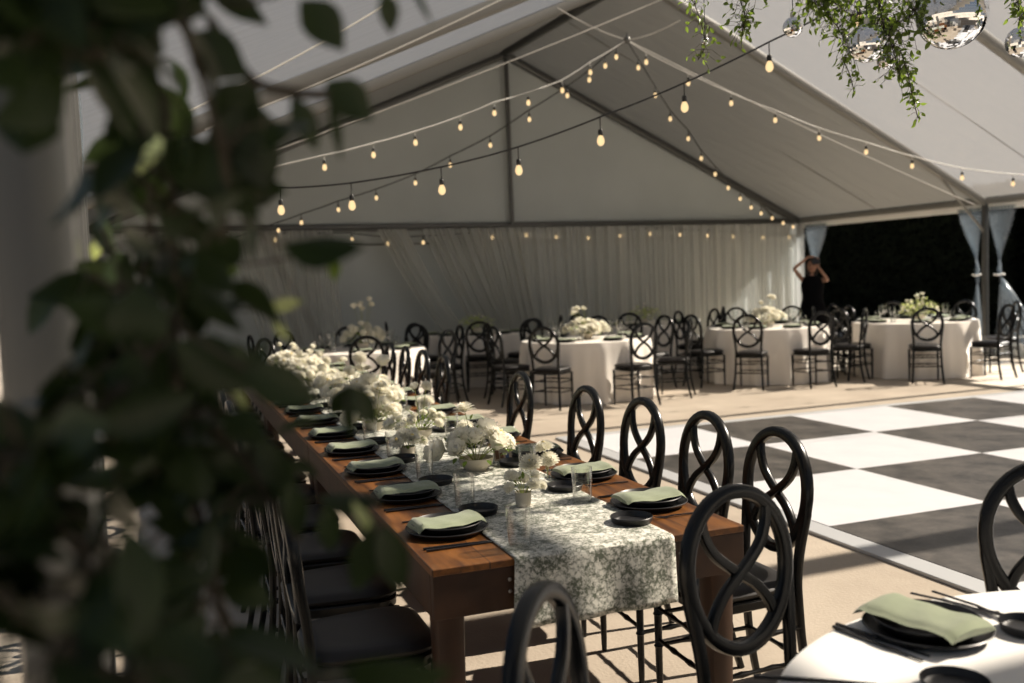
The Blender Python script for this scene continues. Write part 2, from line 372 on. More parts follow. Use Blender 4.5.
# ------------------------------------------------------------------ dance floor
DX,DY,T=3.653,4.634,1.237
for i in range(-3,3):
    for j in range(0,6):
        bm=bmnew(); box(bm,0,T,0,T,.002,.022); w=(i+j)%2==0
        o=obj('dance_floor_tile',bm,M['dwhite' if w else 'dblack'],smooth=False,loc=(DX+j*T,DY+i*T,0))
        rows=['third nearest','second nearest','','fourth','fifth','farthest']
        tag(o,'%s dance floor tile, row %s from far edge, column %s from long table'%('glossy white' if w else 'scuffed black',['one','two','three','four','five','six'][2-i],['one','two','three','four','five','six'][j]),'dance floor tile','white dance floor tiles' if w else 'black dance floor tiles')
def edging(x0,x1,y0,y1,lab):
    bm=bmnew(); 
    q=[(x0,y0),(x1,y0),(x1,y1),(x0,y1)]
    box(bm,x0,x1,y0,y1,.0,.02,.004); tag(obj('edging_strip',bm,M['alu'],smooth=False),lab,'edging','dance floor edging')
edging(DX-.155,DX-.002,DY-3*T-.15,DY+3*T+.15,'pale metal edging strip along the dance floor beside the long table')
edging(DX,DX+6*T,DY+3*T+.002,DY+3*T+.15,'pale metal edging strip along the far side of the dance floor')
edging(DX,DX+6*T,DY-3*T-.15,DY-3*T-.002,'pale metal edging strip along the near side of the dance floor')
# ------------------------------------------------------------------ chair
def make_chair():
    root=empty('banquet_chair')
    def yb(z): return -.195-.10*max(0,z-.5)**1.0*.9
    bm=bmnew(); c=[]
    for k in range(40):
        a=2*pi*k/40; z=.775+.205*math.sin(a); x=.183*math.cos(a)*(1+.04*math.sin(a)); c.append((x,yb(z),z))
    tube(bm,c,1,12,closed=True,ref=(0,1,.08),flat=(.0195,.0175)); obj('back_ring',bm,M['black'],root)
    for s in (-1,1):
        bm=bmnew(); p=[(-.118,.925),(-.108,.875),(-.075,.822),(0,.765),(.06,.725),(.105,.675),(.128,.622)]
        tube(bm,catmull([(s*x,yb(z)+.004*s,z) for x,z in p],5),1,10,ref=(0,1,.08),flat=(.0145,.0135)); obj('back_loop',bm,M['black'],root)
        # rear leg/post
        bm=bmnew(); p=[(.186,yb(.80),.80),(.182,yb(.72),.72),(.168,-.198,.60),(.162,-.19,.5),(.165,-.19,.42),(.172,-.20,.25),(.182,-.225,.1),(.192,-.25,0.0)]
        pp=catmull([(s*x,y,z) for x,y,z in p],4); tube(bm,pp,[1-.25*i/len(pp) if i>4 else .75+.06*i for i in range(len(pp))],10,ref=(0,1,0),flat=(.0165,.0165)); obj('leg',bm,M['black'],root)
        # front leg, turned
        bm=bmnew(); prof=[(0,0),(.010,0),(.0115,.03),(.013,.10),(.0135,.19),(.018,.198),(.0135,.206),(.0145,.31),(.0185,.318),(.0145,.326),(.015,.425),(0,.425)]
        lathe(bm,prof,12,(s*.178,.175,0)); obj('leg',bm,M['black'],root)
        for z in (.20,.32):
            bm=bmnew(); A=Vector((s*.178,.172,z)); B=Vector((s*.174,-.2,z+.01)); pts=[A.lerp(B,q/12) for q in range(13)]
            tube(bm,pts,[.008 if q not in (4,8) else .0115 for q in range(13)],8); obj('stretcher',bm,M['black'],root)
    for y,zz in ((.175,.22),(.175,.34),(-.195,.22),(-.195,.34)):
        bm=bmnew(); A=Vector((-.175,y,zz)); B=Vector((.175,y,zz)); tube(bm,[A.lerp(B,q/12) for q in range(13)],[.008 if q not in (4,8) else .0115 for q in range(13)],8); obj('stretcher',bm,M['black'],root)
    def seatpoly(grow=0):
        pts=[]; 
        for k in range(48):
            a=2*pi*k/48; e=.45; cx=math.copysign(abs(math.cos(a))**e,math.cos(a)); sn=math.copysign(abs(math.sin(a))**e,math.sin(a))
            w=.188+.014*sn; pts.append((cx*(w+grow),sn*(.195+grow)-.002))
        return pts
    def stack(bm,levels):
        rings=[[bm.verts.new((x,y,z)) for x,y in seatpoly(g)] for g,z in levels]
        for A,B in zip(rings,rings[1:]):
            for k in range(48): bm.faces.new((A[k],A[(k+1)%48],B[(k+1)%48],B[k]))
        bm.faces.new(rings[0][::-1]); bm.faces.new(rings[-1])
    bm=bmnew(); stack(bm,[(-.008,.418),(0,.424),(.002,.45),(-.004,.456)]); obj('seat',bm,M['black'],root)
    bm=bmnew(); stack(bm,[(-.012,.4565),(.0,.465),(.004,.476),(-.004,.488),(-.025,.497),(-.07,.501),(-.12,.502)]); obj('cushion',bm,M['cushion'],root)
    return root
chair=Proto(make_chair)
ORD=['nearest','second','third','fourth','fifth','sixth','seventh','eighth','ninth','tenth','eleventh','twelfth','thirteenth']
def put_chair(x,y,rz,label,group):
    o=chair((x,y,0),rz); tag(o,label,'chair',group); return o
# right row faces -X: front(+Y local) -> -X : rz=+90deg
for i,y in enumerate([2.87,3.36,3.9,4.5,5.47,7.2,7.85,8.45,9.1]):
    put_chair(1.812+R.uniform(-.01,.01),y,pi/2+R.uniform(-.04,.04),'black oval-back chair, right side of the long table, %s'%(ORD[i]+(' the camera' if i==0 else ' from near end')),'chairs on the right of the long table')
for i in range(12):
    y=2.90+.545*i
    put_chair(.53+R.uniform(-.012,.012),y,-pi/2+R.uniform(-.04,.04),'black oval-back chair, shaded left side of the long table, %s'%(ORD[i]+(' the camera' if i==0 else ' from near end')),'chairs on the left of the long table')
# ------------------------------------------------------------------ long farm tables
TX0,TX1=.661,1.682
def make_table():
    root=empty('farm_table'); w=TX1-TX0; l=2.435
    bm=bmnew(); box(bm,-w/2,w/2,0,l,.738,.76,.003); obj('tabletop',bm,M['wood'],root,smooth=False)
    for s in (-1,1):
        bm=bmnew(); x=s*(w/2-.002); box(bm,min(x,x-s*.03),max(x,x-s*.03),.035,l-.035,.612,.7375,.002); obj('apron',bm,M['woodv'],root,smooth=False)
    for y in (.003,l-.033):
        bm=bmnew(); box(bm,-w/2+.002,w/2-.002,y,y+.03,.612,.7375,.002); obj('apron',bm,M['woodv'],root,smooth=False)
    for sx in (-1,1):
        for sy_ in (0,1):
            bm=bmnew(); x=sx*(w/2-.06); y=.03+.05 if sy_==0 else l-.08
            tube(bm,[(x,y,.722),(x,y,.60),(x,y,.4),(x,y,0)],[1,1,.93,.78],12,ref=(0,1,0),flat=(.047,.047)); obj('leg',bm,M['woodv'],root)
    for x,z in ((-.28,.70),(-.28,.665),(-.17,.70),(.28,.70),(.28,.665),(.40,.69)):
        bm=bmnew(); lathe(bm,[(0,.004),(.004,.0035),(.006,0)],10); bmesh.ops.rotate(bm,matrix=Matrix.Rotation(pi/2,3,'X'),verts=bm.verts)
        obj('bolt',bm,M['bolt'],root,loc=(x,.0025,z))
    return root
tb=Proto(make_table)
for i in range(3):
    o=tb(((TX0+TX1)/2,2.545+2.44*i,0)); tag(o,['orange-brown stained wooden farm table nearest the camera, its end bare','middle wooden farm table of the long row under the white flowers','farthest wooden farm table at the back end of the long row'][i],'table','wooden farm tables')
# runner
bm=bmnew(); g=[]; x0,x1=.905,1.425; 
prof=[]
for z in [.56+.02*i for i in range(10)]: prof.append((2.535-.012*(0.76-z)/.2,z))
prof+=[(2.536,.755),(2.545,.7625)]
y=2.56
while y<9.87: prof.append((y,.7628)); y+=.06
prof+=[(9.88,.7625),(9.888,.755),(9.892,.6),(9.895,.5)]
nx=26
for (y,z) in prof:
    row=[]
    for i in range(nx+1):
        u=i/nx; x=x0+(x1-x0)*u; yy,zz=y,z
        if y<2.54:
            d=(.76-z)/.2; yy=y-.008*d*(1+math.sin(u*17+.7)); zz=z-.03*(1-u)*d*0+.035*(u-.5)*d*-0
            x=x0+(x1-x0)*u+.02*d*(u-.5)-.01*d
        elif 2.56<y<9.87: zz=.7628+.0012*(1+math.sin(y*21+u*5)*math.sin(u*13+y*3))
        row.append(bm.verts.new((x,yy,zz)))
    g.append(row)
for j in range(len(prof)-1):
    for i in range(nx): bm.faces.new((g[j][i],g[j][i+1],g[j+1][i+1],g[j+1][i]))
o=obj('table_runner',bm,M['toile']); tag(o,'off-white toile runner with green print hanging over the long table near end','table runner')
sd=o.modifiers.new('s','SOLIDIFY'); sd.thickness=.002; sd.offset=0
# ------------------------------------------------------------------ tableware prototypes
def mk_charger():
    bm=bmnew(); lathe(bm,[(0,.002),(.085,.002),(.088,0),(.095,0),(.118,.005),(.132,.017),(.1345,.0195),(.132,.021),(.115,.009),(.09,.007),(0,.007)],40); return obj('charger_plate',bm,M['plate'])
def mk_plate():
    bm=bmnew(); lathe(bm,[(0,.001),(.07,.001),(.095,.006),(.112,.026),(.1145,.028),(.112,.030),(.092,.010),(.07,.006),(0,.006)],40); return obj('dinner_plate',bm,M['plate'])
def mk_sideplate():
    bm=bmnew(); lathe(bm,[(0,0),(.052,0),(.058,.004),(.063,.02),(.0615,.022),(.056,.007),(.05,.005),(0,.005)],32); return obj('side_plate',bm,M['plate'])
def mk_napkin(var=0):
    # folded band; long axis local X .22, width Y .125, drawn over the plate rim
    bm=bmnew(); nx,ny=24,12; lay=[]
    rr=random.Random(var)
    ph=rr.uniform(0,6)
    for side in (0,1):
        g=[]
        for i in range(nx+1):
            row=[]
            for j in range(ny+1):
                u=i/nx-.5; v=j/ny-.5; x=u*.228; y=v*.135+.006*math.sin(u*5+ph)
                base=.0315-.010*(1-(2*u)**2)**2*.6
                ov=max(0,abs(x)-.098); z=base-1.0*ov*(1.1 if x<0 else .6)
                z+=.0015*math.sin(u*16+v*6+ph)+ (.010 if side else 0)*(1-(abs(2*v))**6)+(.004*(1-abs(2*v)) if side else 0)
                row.append(bm.verts.new((x,y,z)))
            g.append(row)
        lay.append(g)
        for i in range(nx):
            for j in range(ny): bm.faces.new((g[i][j],g[i+1][j],g[i+1][j+1],g[i][j+1]))
    A,B=lay
    def st(p,q):
        for k in range(len(p)-1): bm.faces.new((p[k],p[k+1],q[k+1],q[k]))
    st([r[0] for r in A],[r[0] for r in B]); st([r[-1] for r in A],[r[-1] for r in B]); st(A[0],B[0]); st(A[-1],B[-1])
    return obj('napkin',bm,M['napkin'])
def mk_chop():
    bm=bmnew(); tube(bm,[(-.115,0,.004),(-.05,0,.004),(.03,0,.0035),(.113,0,.003),(.115,0,.003)],[.0043,.0042,.0033,.002,.001],8,flat=(1,1)); return obj('chopstick',bm,M['chop'])
def mk_fork():
    bm=bmnew(); tube(bm,[(-.09,0,.003),(-.05,0,.004),(.02,0,.006),(.045,0,.004)],1,8,ref=(0,0,1),flat=(.0045,.0018))
    for s in (-1.5,-.5,.5,1.5): tube(bm,[(.043,s*.003,.004),(.052,s*.0052,.003),(.075,s*.0052,.005),(.09,s*.0048,.008)],1,6,ref=(0,0,1),flat=(.0016,.001))
    return obj('fork',bm,M['chop'])
def mk_glass(h=.115,r=.035):
    bm=bmnew(); lathe(bm,[(0,0),(r*.86,0),(r*.88,.002),(r,h),(r-.0014,h),(r*.86,.009),(0,.007)],28); return obj('tumbler',bm,M['glass'])
def mk_wine():
    bm=bmnew(); lathe(bm,[(0,.001),(.032,0),(.033,.002),(.008,.006),(.004,.014),(.0038,.075),(.008,.085),(.028,.105),(.037,.14),(.033,.19),(.0318,.19),(.0355,.14),(.026,.107),(.0,.089)],24); return obj('wine_glass',bm,M['glass'])
def mk_spoonrest():
    bm=bmnew(); tube(bm,catmull([(-.01,.04,.01),(0,.02,.022),(0,0,.026),(.002,-.02,.022),(.0,-.03,.008)],4),1,8,ref=(1,0,0),flat=(.004,.002)); return obj('ring_handle',bm,M['alu'])
charger=Proto(mk_charger);plate=Proto(mk_plate);sidep=Proto(mk_sideplate);chop=Proto(mk_chop);fork=Proto(mk_fork);glass=Proto(mk_glass);wine=Proto(mk_wine)
naps=[Proto(lambda v=v:mk_napkin(v)) for v in range(3)]
def TT(x,y,rz,lx,ly): c,s=math.cos(rz),math.sin(rz); return (x+c*lx-s*ly,y+s*lx+c*ly)
ZT=.760
def setting(x,y,rz,where,grp,full=True,nrz=0,v=0,zt=ZT,sid=(-.165,.160),gl=(.165,.20)):
    """x,y plate centre; rz: local +Y points from diner to table middle, local -X is diner's left"""
    o=charger((x,y,zt),rz); tag(o,'black charger plate %s'%where,'plate',grp+' chargers')
    o=plate((x,y,zt+.0075),rz); tag(o,'black dinner plate %s'%where,'plate',grp+' plates')
    o=naps[v%3]((x,y,zt+.0075),rz+nrz); tag(o,'folded sage green napkin %s'%where,'napkin',grp+' napkins')
    if full:
        for k,d in enumerate((.175,.192)):
            q=TT(x,y,rz,d,-.01+.004*k); o=chop((q[0],q[1],zt),rz+pi/2+(.03 if k else -.02)); tag(o,'%s black chopstick %s'%(['inner','outer'][k],where),'chopstick',grp+' chopsticks')
        q=TT(x,y,rz,-.178,-.015); o=fork((q[0],q[1],zt),rz+pi/2); tag(o,'slim black fork %s'%where,'fork',grp+' forks')
    if sid:
        q=TT(x,y,rz,*sid); o=sidep((q[0],q[1],zt+.003),rz,1.1); tag(o,'small round black dish %s'%where,'side dish',grp+' side dishes')
    if gl:
        q=TT(x,y,rz,*gl); o=glass((q[0],q[1],zt+.003),rz,1.08); tag(o,'clear straight tumbler %s'%where,'glass',grp+' tumblers')
for i in range(13):
    y=2.92+.545*i
    w=('nearest the camera' if i==0 else ORD[i]+' from near end')
    # left diners face +X : local +Y -> +X => rz=-90deg ; chopsticks (local +x) -> -Y
    setting(.815,y,-pi/2,'at left side of long table, %s'%w,'left row',v=i,gl=(.29,.14),nrz=pi/2+R.uniform(-.06,.1))
    setting(1.545,y,pi/2,'at right side of long table, %s'%w,'right row',v=i+1,sid=(-.19,.165),gl=(.15,.185),nrz=-pi/2+R.uniform(-.12,.05)+pi)
# ------------------------------------------------------------------ flowers
def petalring(bm,n,r0,r1,z0,z1,w,rot,curl=.0,mi=0):
    for k in range(n):
        a=2*pi*k/n+rot; d=Vector((math.cos(a),math.sin(a),0)); s=Vector((-d.y,d.x,0)); up=Vector((0,0,1))
        p0=d*r0+up*z0; p1=d*(r0*.4+r1*.6)+up*(z0*.35+z1*.65); p2=d*r1+up*(z1-curl)
        v=[bm.verts.new(p0-s*w*.3),bm.verts.new(p0+s*w*.3),bm.verts.new(p1+s*w*.55+up*w*.15),bm.verts.new(p2+s*w*.18),bm.verts.new(p2-s*w*.18),bm.verts.new(p1-s*w*.55+up*w*.15),bm.verts.new(p1-up*w*.05)]
        for f in ((0,1,6),(1,2,6),(2,3,6),(3,4,6),(4,5,6),(5,0,6)):
            q=bm.faces.new([v[i] for i in f]); q.material_index=mi
def blossom_mesh(kind):
    bm=bmnew(); rr=random.Random(kind)
    if kind==0: # dahlia, unit radius 1
        for i,(n,ra,z0,z1,w) in enumerate([(13,1.0,-.1,.12,.42),(13,.92,0,.38,.38),(12,.74,.08,.58,.34),(10,.54,.15,.72,.28),(8,.34,.2,.8,.2)]): petalring(bm,n,.08,ra,z0,z1,w,i*.25,.08)
        bmesh.ops.create_icosphere(bm,subdivisions=1,radius=.2,matrix=Matrix.Translation((0,0,.55)))
        for f in bm.faces[-20:]: f.material_index=1
    elif kind==1: # rose / round
        for i,(n,ra,z0,z1,w) in enumerate([(6,.98,-.45,.25,1.0),(6,.85,-.4,.55,.9),(5,.62,-.35,.72,.75),(4,.38,-.3,.8,.5)]): petalring(bm,n,.1,ra,z0,z1,w,i*.55,-.12)
        bmesh.ops.create_icosphere(bm,subdivisions=2,radius=.55,matrix=Matrix.Diagonal((1,1,.9,1)))
    else: # pompom scabiosa / carnation
        n=90
        for k in range(n):
            ph=math.acos(1-1.35*(k+.5)/n); a=k*2.39996; d=Vector((math.sin(ph)*math.cos(a),math.sin(ph)*math.sin(a),math.cos(ph)))
            s=d.orthogonal().normalized(); t=d.cross(s); c=d*.62; w=.17
            v=[bm.verts.new(d*.35),bm.verts.new(c+s*w+t*w*.4),bm.verts.new(d*rr.uniform(.88,1.05)+t*w*.5),bm.verts.new(d*rr.uniform(.88,1.0)-t*w*.5),bm.verts.new(c-s*w-t*w*.4)]
            bm.faces.new(v[:3]); bm.faces.new((v[0],v[2],v[3])); bm.faces.new((v[0],v[3],v[4]))
        bmesh.ops.create_icosphere(bm,subdivisions=2,radius=.6)
    me=bpy.data.meshes.new('blossom'); bm.to_mesh(me); bm.free(); me.materials.append(M['petal']); me.materials.append(M['petalc'])
    for p in me.polygons:p.use_smooth=False
    return me
BL=[blossom_mesh(k) for k in range(3)]
def leaf_geo(bm,p,d,up,l,w,mi=0,bend=.25):
    d=d.normalized(); s=d.cross(up)
    if s.length<1e-3:s=d.orthogonal()
    s.normalize(); n=s.cross(d)
    prof=[(0,.04),(.12,.42),(.3,.88),(.48,1),(.66,.85),(.84,.45),(1,.02)]
    L_,C_,R_=[],[],[]
    for t,q in prof:
        c=p+d*(l*t)+n*(-bend*l*t*t); h=w*.5*q
        L_.append(bm.verts.new(c+s*h+n*h*.35)); C_.append(bm.verts.new(c)); R_.append(bm.verts.new(c-s*h+n*h*.35))
    for i in range(len(prof)-1):
        for a,b in ((L_,C_),(C_,R_)):
            f=bm.faces.new((a[i],a[i+1],b[i+1],b[i])); f.material_index=mi
def rvec(rr): 
    v=Vector((rr.gauss(0,1),rr.gauss(0,1),rr.gauss(0,1))); return v.normalized()
def arrangement(x,y,z,label,group,pot='bowl',pr=.07,ph=.07,spread=(.16,.14,.12),n=14,size=(.02,.04),leaves=40,tall=0,seed=0,kinds=(0,1,2),leafm='leafb',leafl=.045):
    rr=random.Random(seed); root=empty('flower_arrangement',(x,y,z)); tag(root,label,'flower arrangement',group)
    bm=bmnew()
    if pot=='bowl': lathe(bm,[(0,0),(pr*.55,0),(pr*.6,.006),(pr*.92,ph*.5),(pr,ph),(pr-.006,ph),(pr*.85,ph*.5),(0,.012)],28); obj('bowl',bm,M['pot'],root)
    elif pot=='pot': lathe(bm,[(0,0),(pr*.86,0),(pr*.9,.004),(pr,ph),(pr-.004,ph),(pr*.84,.01),(0,.01)],24); obj('pot',bm,M['pot'],root)
    else: lathe(bm,[(0,0),(pr,0),(pr,ph),(pr*.6,ph*1.15),(pr*.55,ph*1.3),(pr*.5,ph*1.3),(pr*.5,ph*1.1),(0,.01)],20); obj('vase',bm,M['glass'],root)
    sb=bmnew(); lb=bmnew(); top=Vector((0,0,ph*.6))
    for k in range(n):
        a=rr.uniform(0,2*pi); q=math.sqrt(rr.random()); el=rr.uniform(.15,1)
        if tall and k<tall: p=Vector((spread[0]*rr.uniform(-.5,.5),spread[1]*rr.uniform(-.5,.5),ph+spread[2]*rr.uniform(1.5,2.1)))
        else: p=Vector((spread[0]*q*math.cos(a),spread[1]*q*math.sin(a),ph+spread[2]*(1-q*q*.75)*rr.uniform(.55,1.05)))
        s=rr.uniform(*size); kd=rr.choice(kinds)
        o=bpy.data.objects.new('blossom',BL[kd]); COL.objects.link(o); o.parent=root; o.location=p; o.scale=(s*(1.15 if (k<tall or s<.026) else 1.5),)*3
        dd=(p-top); dd=(dd.normalized()+Vector((0,0,.5))+rvec(rr)*.35).normalized(); o.rotation_mode='QUATERNION'; o.rotation_quaternion=dd.to_track_quat('Z','Y')
        tube(sb,catmull([top*.6,top.lerp(p,.5)+Vector((0,0,.01)),p],3),.0016,5)
    for k in range(leaves):
        a=rr.uniform(0,2*pi); q=math.sqrt(rr.random()); p=Vector((spread[0]*q*math.cos(a)*.95,spread[1]*q*math.sin(a)*.95,ph+spread[2]*rr.uniform(0,.95)*(1-q*.5)))
        leaf_geo(lb,p,(p-top).normalized()+rvec(rr)*.6,Vector((0,0,1)),leafl*rr.uniform(.6,1.1),leafl*.5)
    obj('stems',sb,M['stem'],root); obj('foliage',lb,M[leafm],root); return root
zr=.7655
FG='flower arrangements on the long table'
arrangement(1.15,3.11,zr,'small cream pot of white pompom flowers nearest the end of the long table',FG,'pot',.030,.05,(.075,.05,.085),8,(.016,.026),8,0,3,(1,2,2),leafl=.025)
arrangement(1.20,3.80,zr,'low cream bowl of large white dahlias with green sprigs, nearest of the big arrangements',FG,'bowl',.075,.055,(.17,.13,.12),17,(.028,.046),60,1,4,(0,1,1,0),leafl=.04)
arrangement(1.02,4.28,zr,'small cream pot of white blossoms left of the runner middle behind the dahlias',FG,'pot',.04,.045,(.09,.08,.07),10,(.02,.03),16,0,5,(0,2),leafl=.03)
arrangement(1.20,4.72,zr,'cream bowl of loose white pompoms behind the small pot on the runner',FG,'bowl',.06,.05,(.16,.13,.12),20,(.016,.03),30,2,6,(0,2,1),leafl=.035)
arrangement(1.05,5.15,zr,'white blossom bowl, third large arrangement from the near end',FG,'bowl',.06,.05,(.16,.15,.12),22,(.02,.034),30,1,8,leafl=.035)
arrangement(1.15,5.75,zr,'full tall bowl of white hydrangea-like blossoms midway down the long table',FG,'bowl',.08,.06,(.20,.19,.15),44,(.028,.045),50,3,9,(1,2,0),leafl=.045)
for i,y in enumerate((6.35,6.95,7.6,8.25,8.9,9.45)):
    arrangement(1.14+.05*math.sin(i*2.1),y,zr,'mounded white blossoms on far half of long table, %s beyond tallest bowl'%['first','second','third','fourth','fifth','sixth'][i],FG,'bowl',.08,.06,(.17,.22,.10),36,(.024,.040),36,2,20+i,(1,2,0),leafl=.045)
for i,(x,y,l,sd) in enumerate([(1.33,4.30,.20,'beside the dahlias'),(1.37,3.42,.10,'between the dahlias and the small pot'),(1.28,3.36,.07,'just behind the small pot'),(1.38,5.3,.16,'beside the middle bowls'),(1.36,6.3,.17,'beside the tall bowl')]):
    arrangement(x,y,zr,'single white pompom in a clear bud vase %s'%sd,'single stem bud vases','vase',.014,.05,(.02,.02,l),2 if i else 1,(.026,.032),3,0,40+i,(2,0),leafl=.03)
# card on the table
root=empty('printed_card',(1.375,3.95,zr),.2); tag(root,'small tan folded card with printed pictures behind the dahlia bowl','card')
bm=bmnew(); box(bm,-.045,.045,-.002,.002,0,.10,.0008); o=obj('card_panel',bm,M['card'],root,smooth=False); o.rotation_euler=(-.25,0,0)
for k,(x,mm) in enumerate(((-.03,'cardprint'),(-.008,'cardprint'),(.02,'cardblue'))):
    bm=bmnew(); box(bm,x-.008,x+.009,-.0036,-.0022,.008,.045); o=obj('picture',bm,M[mm],root,smooth=False); o.rotation_euler=(-.25,0,0)
# ------------------------------------------------------------------ round tables
def round_cloth(x,y,label,group,mt,seed,r=.838,zt=.758):
    rr=random.Random(seed); n=192; ph=[rr.uniform(0,6.28) for _ in range(4)]; f1=rr.choice((9,10,11)); f2=rr.choice((14,15,17))
    bm=bmnew(); rings=[]
    for q in (0.0,.3,.6,.9,.985,1.0):
        rings.append((r*q,zt if q<1 else zt-.006,0))
    for k in range(1,13): rings.append((r,zt-.006-(zt-.012)*k/12,k/12))
    prev=None
    for rad,z,d in rings:
        if rad==0: cur=[bm.verts.new((0,0,z))]
        else:
            cur=[]
            for k in range(n):
                a=2*pi*k/n; w=(.036*math.sin(f1*a+ph[0])+.026*math.sin(f2*a+ph[1])+.012*math.sin(27*a+ph[2]))*d**.6
                q=rad+(.012+.022*d)*(d>0)+w; cur.append(bm.verts.new((q*math.cos(a),q*math.sin(a),z)))
        if prev:
            for k in range(n):
                j=(k+1)%n
                if len(prev)==1: bm.faces.new((prev[0],cur[k],cur[j]))
                else: bm.faces.new((prev[k],prev[j],cur[j],cur[k]))
        prev=cur
    o=obj('tablecloth',bm,mt,loc=(x,y,0)); tag(o,label,'tablecloth',group); return o
DIRN=lambda a:['back right','back','back left','left','front left','front','front right','right'][int(((a+22.5)%360)//45)]
def dirlab(cx,cy_,ang):
    # direction as seen from the camera; ang relative so that 270 = nearest
    base=math.degrees(math.atan2(-cy_,-cx)); rel=(ang-base+270)%360
    names=['right','back right','back','back left','left','front left','front','front right']
    return names[int(((rel+22.5)%360)//45)]
RT_=[ # name, x, y, chairs, arrangement
 ('cream-clothed round table directly beyond the long table gap, centre of the picture',5.15,11.35,[188,224,277,322,12,58,100,145],'A'),
 ('cream-clothed round table right of centre, in front of the person',8.07,11.55,[188,225,267,310,355,38,75,125],'B'),
 ('cream-clothed round table farthest right beside the tied drapes',10.08,10.85,[181,234,285,330,15,60,105,145],'C'),
 ('white-clothed round table just past the far end of the long table',2.28,11.95,[208,263,312,0,42,85,125,165],'D'),
 ('shaded round table by the back curtains left of centre',4.5,14.05,[212,255,292,330,170],'E'),
 ('shaded round table by the back curtains behind the centre right chairs',7.35,14.0,[195,235,300,335],'F')]
SHORT={'A':'centre round table','B':'round table before the person','C':'far right round table','D':'round table past long table','E':'left rear shaded table','F':'right rear shaded table'}
for nm,x,y,chs,key in RT_:
    sd=ord(key)
    round_cloth(x,y,'floor-length cloth over the '+{'A':'round table in the centre of the picture','B':'round table right of centre, before the person','C':'round table farthest right beside the drapes','D':'round table just past the long table end','E':'shaded rear round table left of centre','F':'shaded rear round table behind the centre right chairs'}[key],'round table cloths',M['cloth'],sd)
    cnt={}
    sh=SHORT[key]
    for a in chs:
        d=dirlab(x,y,a); k=cnt.get(d,0); cnt[d]=k+1
        rr=1.09+R.uniform(0,.05); ar=math.radians(a)
        dd=d+(' (second there)' if k else '')
        put_chair(x+rr*math.cos(ar),y+rr*math.sin(ar),ar+pi/2,'black oval-back chair at the %s of the %s'%(d if not k else d+', farther one,',sh),'chairs around the '+sh)
        px,py=x+.66*math.cos(ar),y+.66*math.sin(ar)
        setting(px,py,ar+pi/2,'at the %s of the %s'%(d if not k else d+', farther one,',sh),sh,full=False,v=int(a),sid=False,gl=False)
        if key in 'ABCD':
            for q,(lx,ly,pr_) in enumerate(((.13,.16,glass),(.05,.22,wine))):
                g=TT(px,py,ar+pi/2,lx,ly); o=pr_((g[0],g[1],.7585),0,1.2); tag(o,'%s at the %s of the %s'%(['clear tumbler','clear stemmed glass'][q],d if not k else d+', farther one,',sh),'glass',sh+' glasses')
    if key in 'AB': arrangement(x-.03,y-.1,.7585,'mounded white blossoms in the middle of the '+sh,'round table flowers','bowl',.09,.07,(.30,.22,.17),46,(.03,.05),40,5,sd,(1,2,0),leafl=.05)
    if key=='D': arrangement(x+.05,y-.1,.7585,'tall loose white flower spray in the middle of the '+sh,'round table flowers','bowl',.08,.08,(.26,.2,.26),34,(.03,.045),50,6,sd,(1,2),leafl=.05)
    if key=='C': arrangement(x,y-.1,.7585,'airy greenish white sprig arrangement on the '+sh,'round table flowers','bowl',.08,.08,(.30,.2,.30),30,(.014,.022),150,0,sd,(2,),'leafpale',leafl=.055)
    if key in 'EF': arrangement(x,y-.1,.7585,'leafy green arrangement on the '+sh,'round table flowers','bowl',.08,.08,(.30,.22,.24),6,(.015,.02),190,0,sd,(2,),'leafpale',leafl=.06)
# near round table, bottom right
NX,NY=1.67,.943
round_cloth(NX,NY,'smooth white cloth over the round table in the bottom right corner','round table cloths',M['cloth2'],5)
NG='chairs around the nearest round table'
for a,lab in ((103.5,'black oval-back chair at nearest round table, standing before the long table end'),(146,'black oval-back chair seen edge-on at the bottom centre'),(57.5,'black oval-back chair cut off by the right edge, nearest round table')):
    ar=math.radians(a); tw=-.12 if a==146 else 0; put_chair(NX+1.0*math.cos(ar)-(.045 if a==146 else 0),NY+1.0*math.sin(ar)+(-.045 if a==146 else 0),ar+pi/2+tw,lab,NG)
# settings on it, measured on the cloth
zc=.7585
pc=at_z(927,624,zc+.02); o=charger((pc.x,pc.y,zc),0); tag(o,'black charger plate on the nearest white round table','plate','nearest round table chargers')
o=plate((pc.x,pc.y,zc+.0075),0); tag(o,'black dinner plate under the napkin on the nearest white round table','plate','nearest round table plates')
A,B=at_z(868,598,zc+.04),at_z(985,646,zc+.02); o=naps[1](((A.x+B.x)/2,(A.y+B.y)/2,zc+.0095),math.atan2((B-A).y,(B-A).x),1.08); tag(o,'large sage napkin draped over plates on the nearest white round table','napkin','nearest round table napkins')
for k,(p,q) in enumerate((((832,628),(925,663)),((838,626.5),(928,657)))):
    A,B=at_z(*p,zc),at_z(*q,zc); c=(A+B)/2; o=chop((c.x,c.y,zc),math.atan2((B-A).y,(B-A).x)); tag(o,'black chopstick left of napkin on nearest round table, %s of the pair'%['lower','upper'][k],'chopstick','nearest round table chopsticks')
for k,(p,q) in enumerate((((922,598),(985,614)),((940,596),(998,617)))):
    A,B=at_z(*p,zc),at_z(*q,zc); c=(A+B)/2; o=fork((c.x,c.y,zc+.002),math.atan2((B-A).y,(B-A).x),1.15); tag(o,'black fork behind napkin on nearest round table, %s of two'%['left','right'][k],'fork','nearest round table forks')
c=at_z(1030,632,zc); o=sidep((c.x,c.y,zc)); tag(o,'black side dish cut by the right edge on the nearest white round table','side dish','nearest round table side dishes')
c=at_z(955,690,zc); o=sidep((c.x,c.y,zc)); tag(o,'black side dish at the bottom edge on the nearest white round table','side dish','nearest round table side dishes')
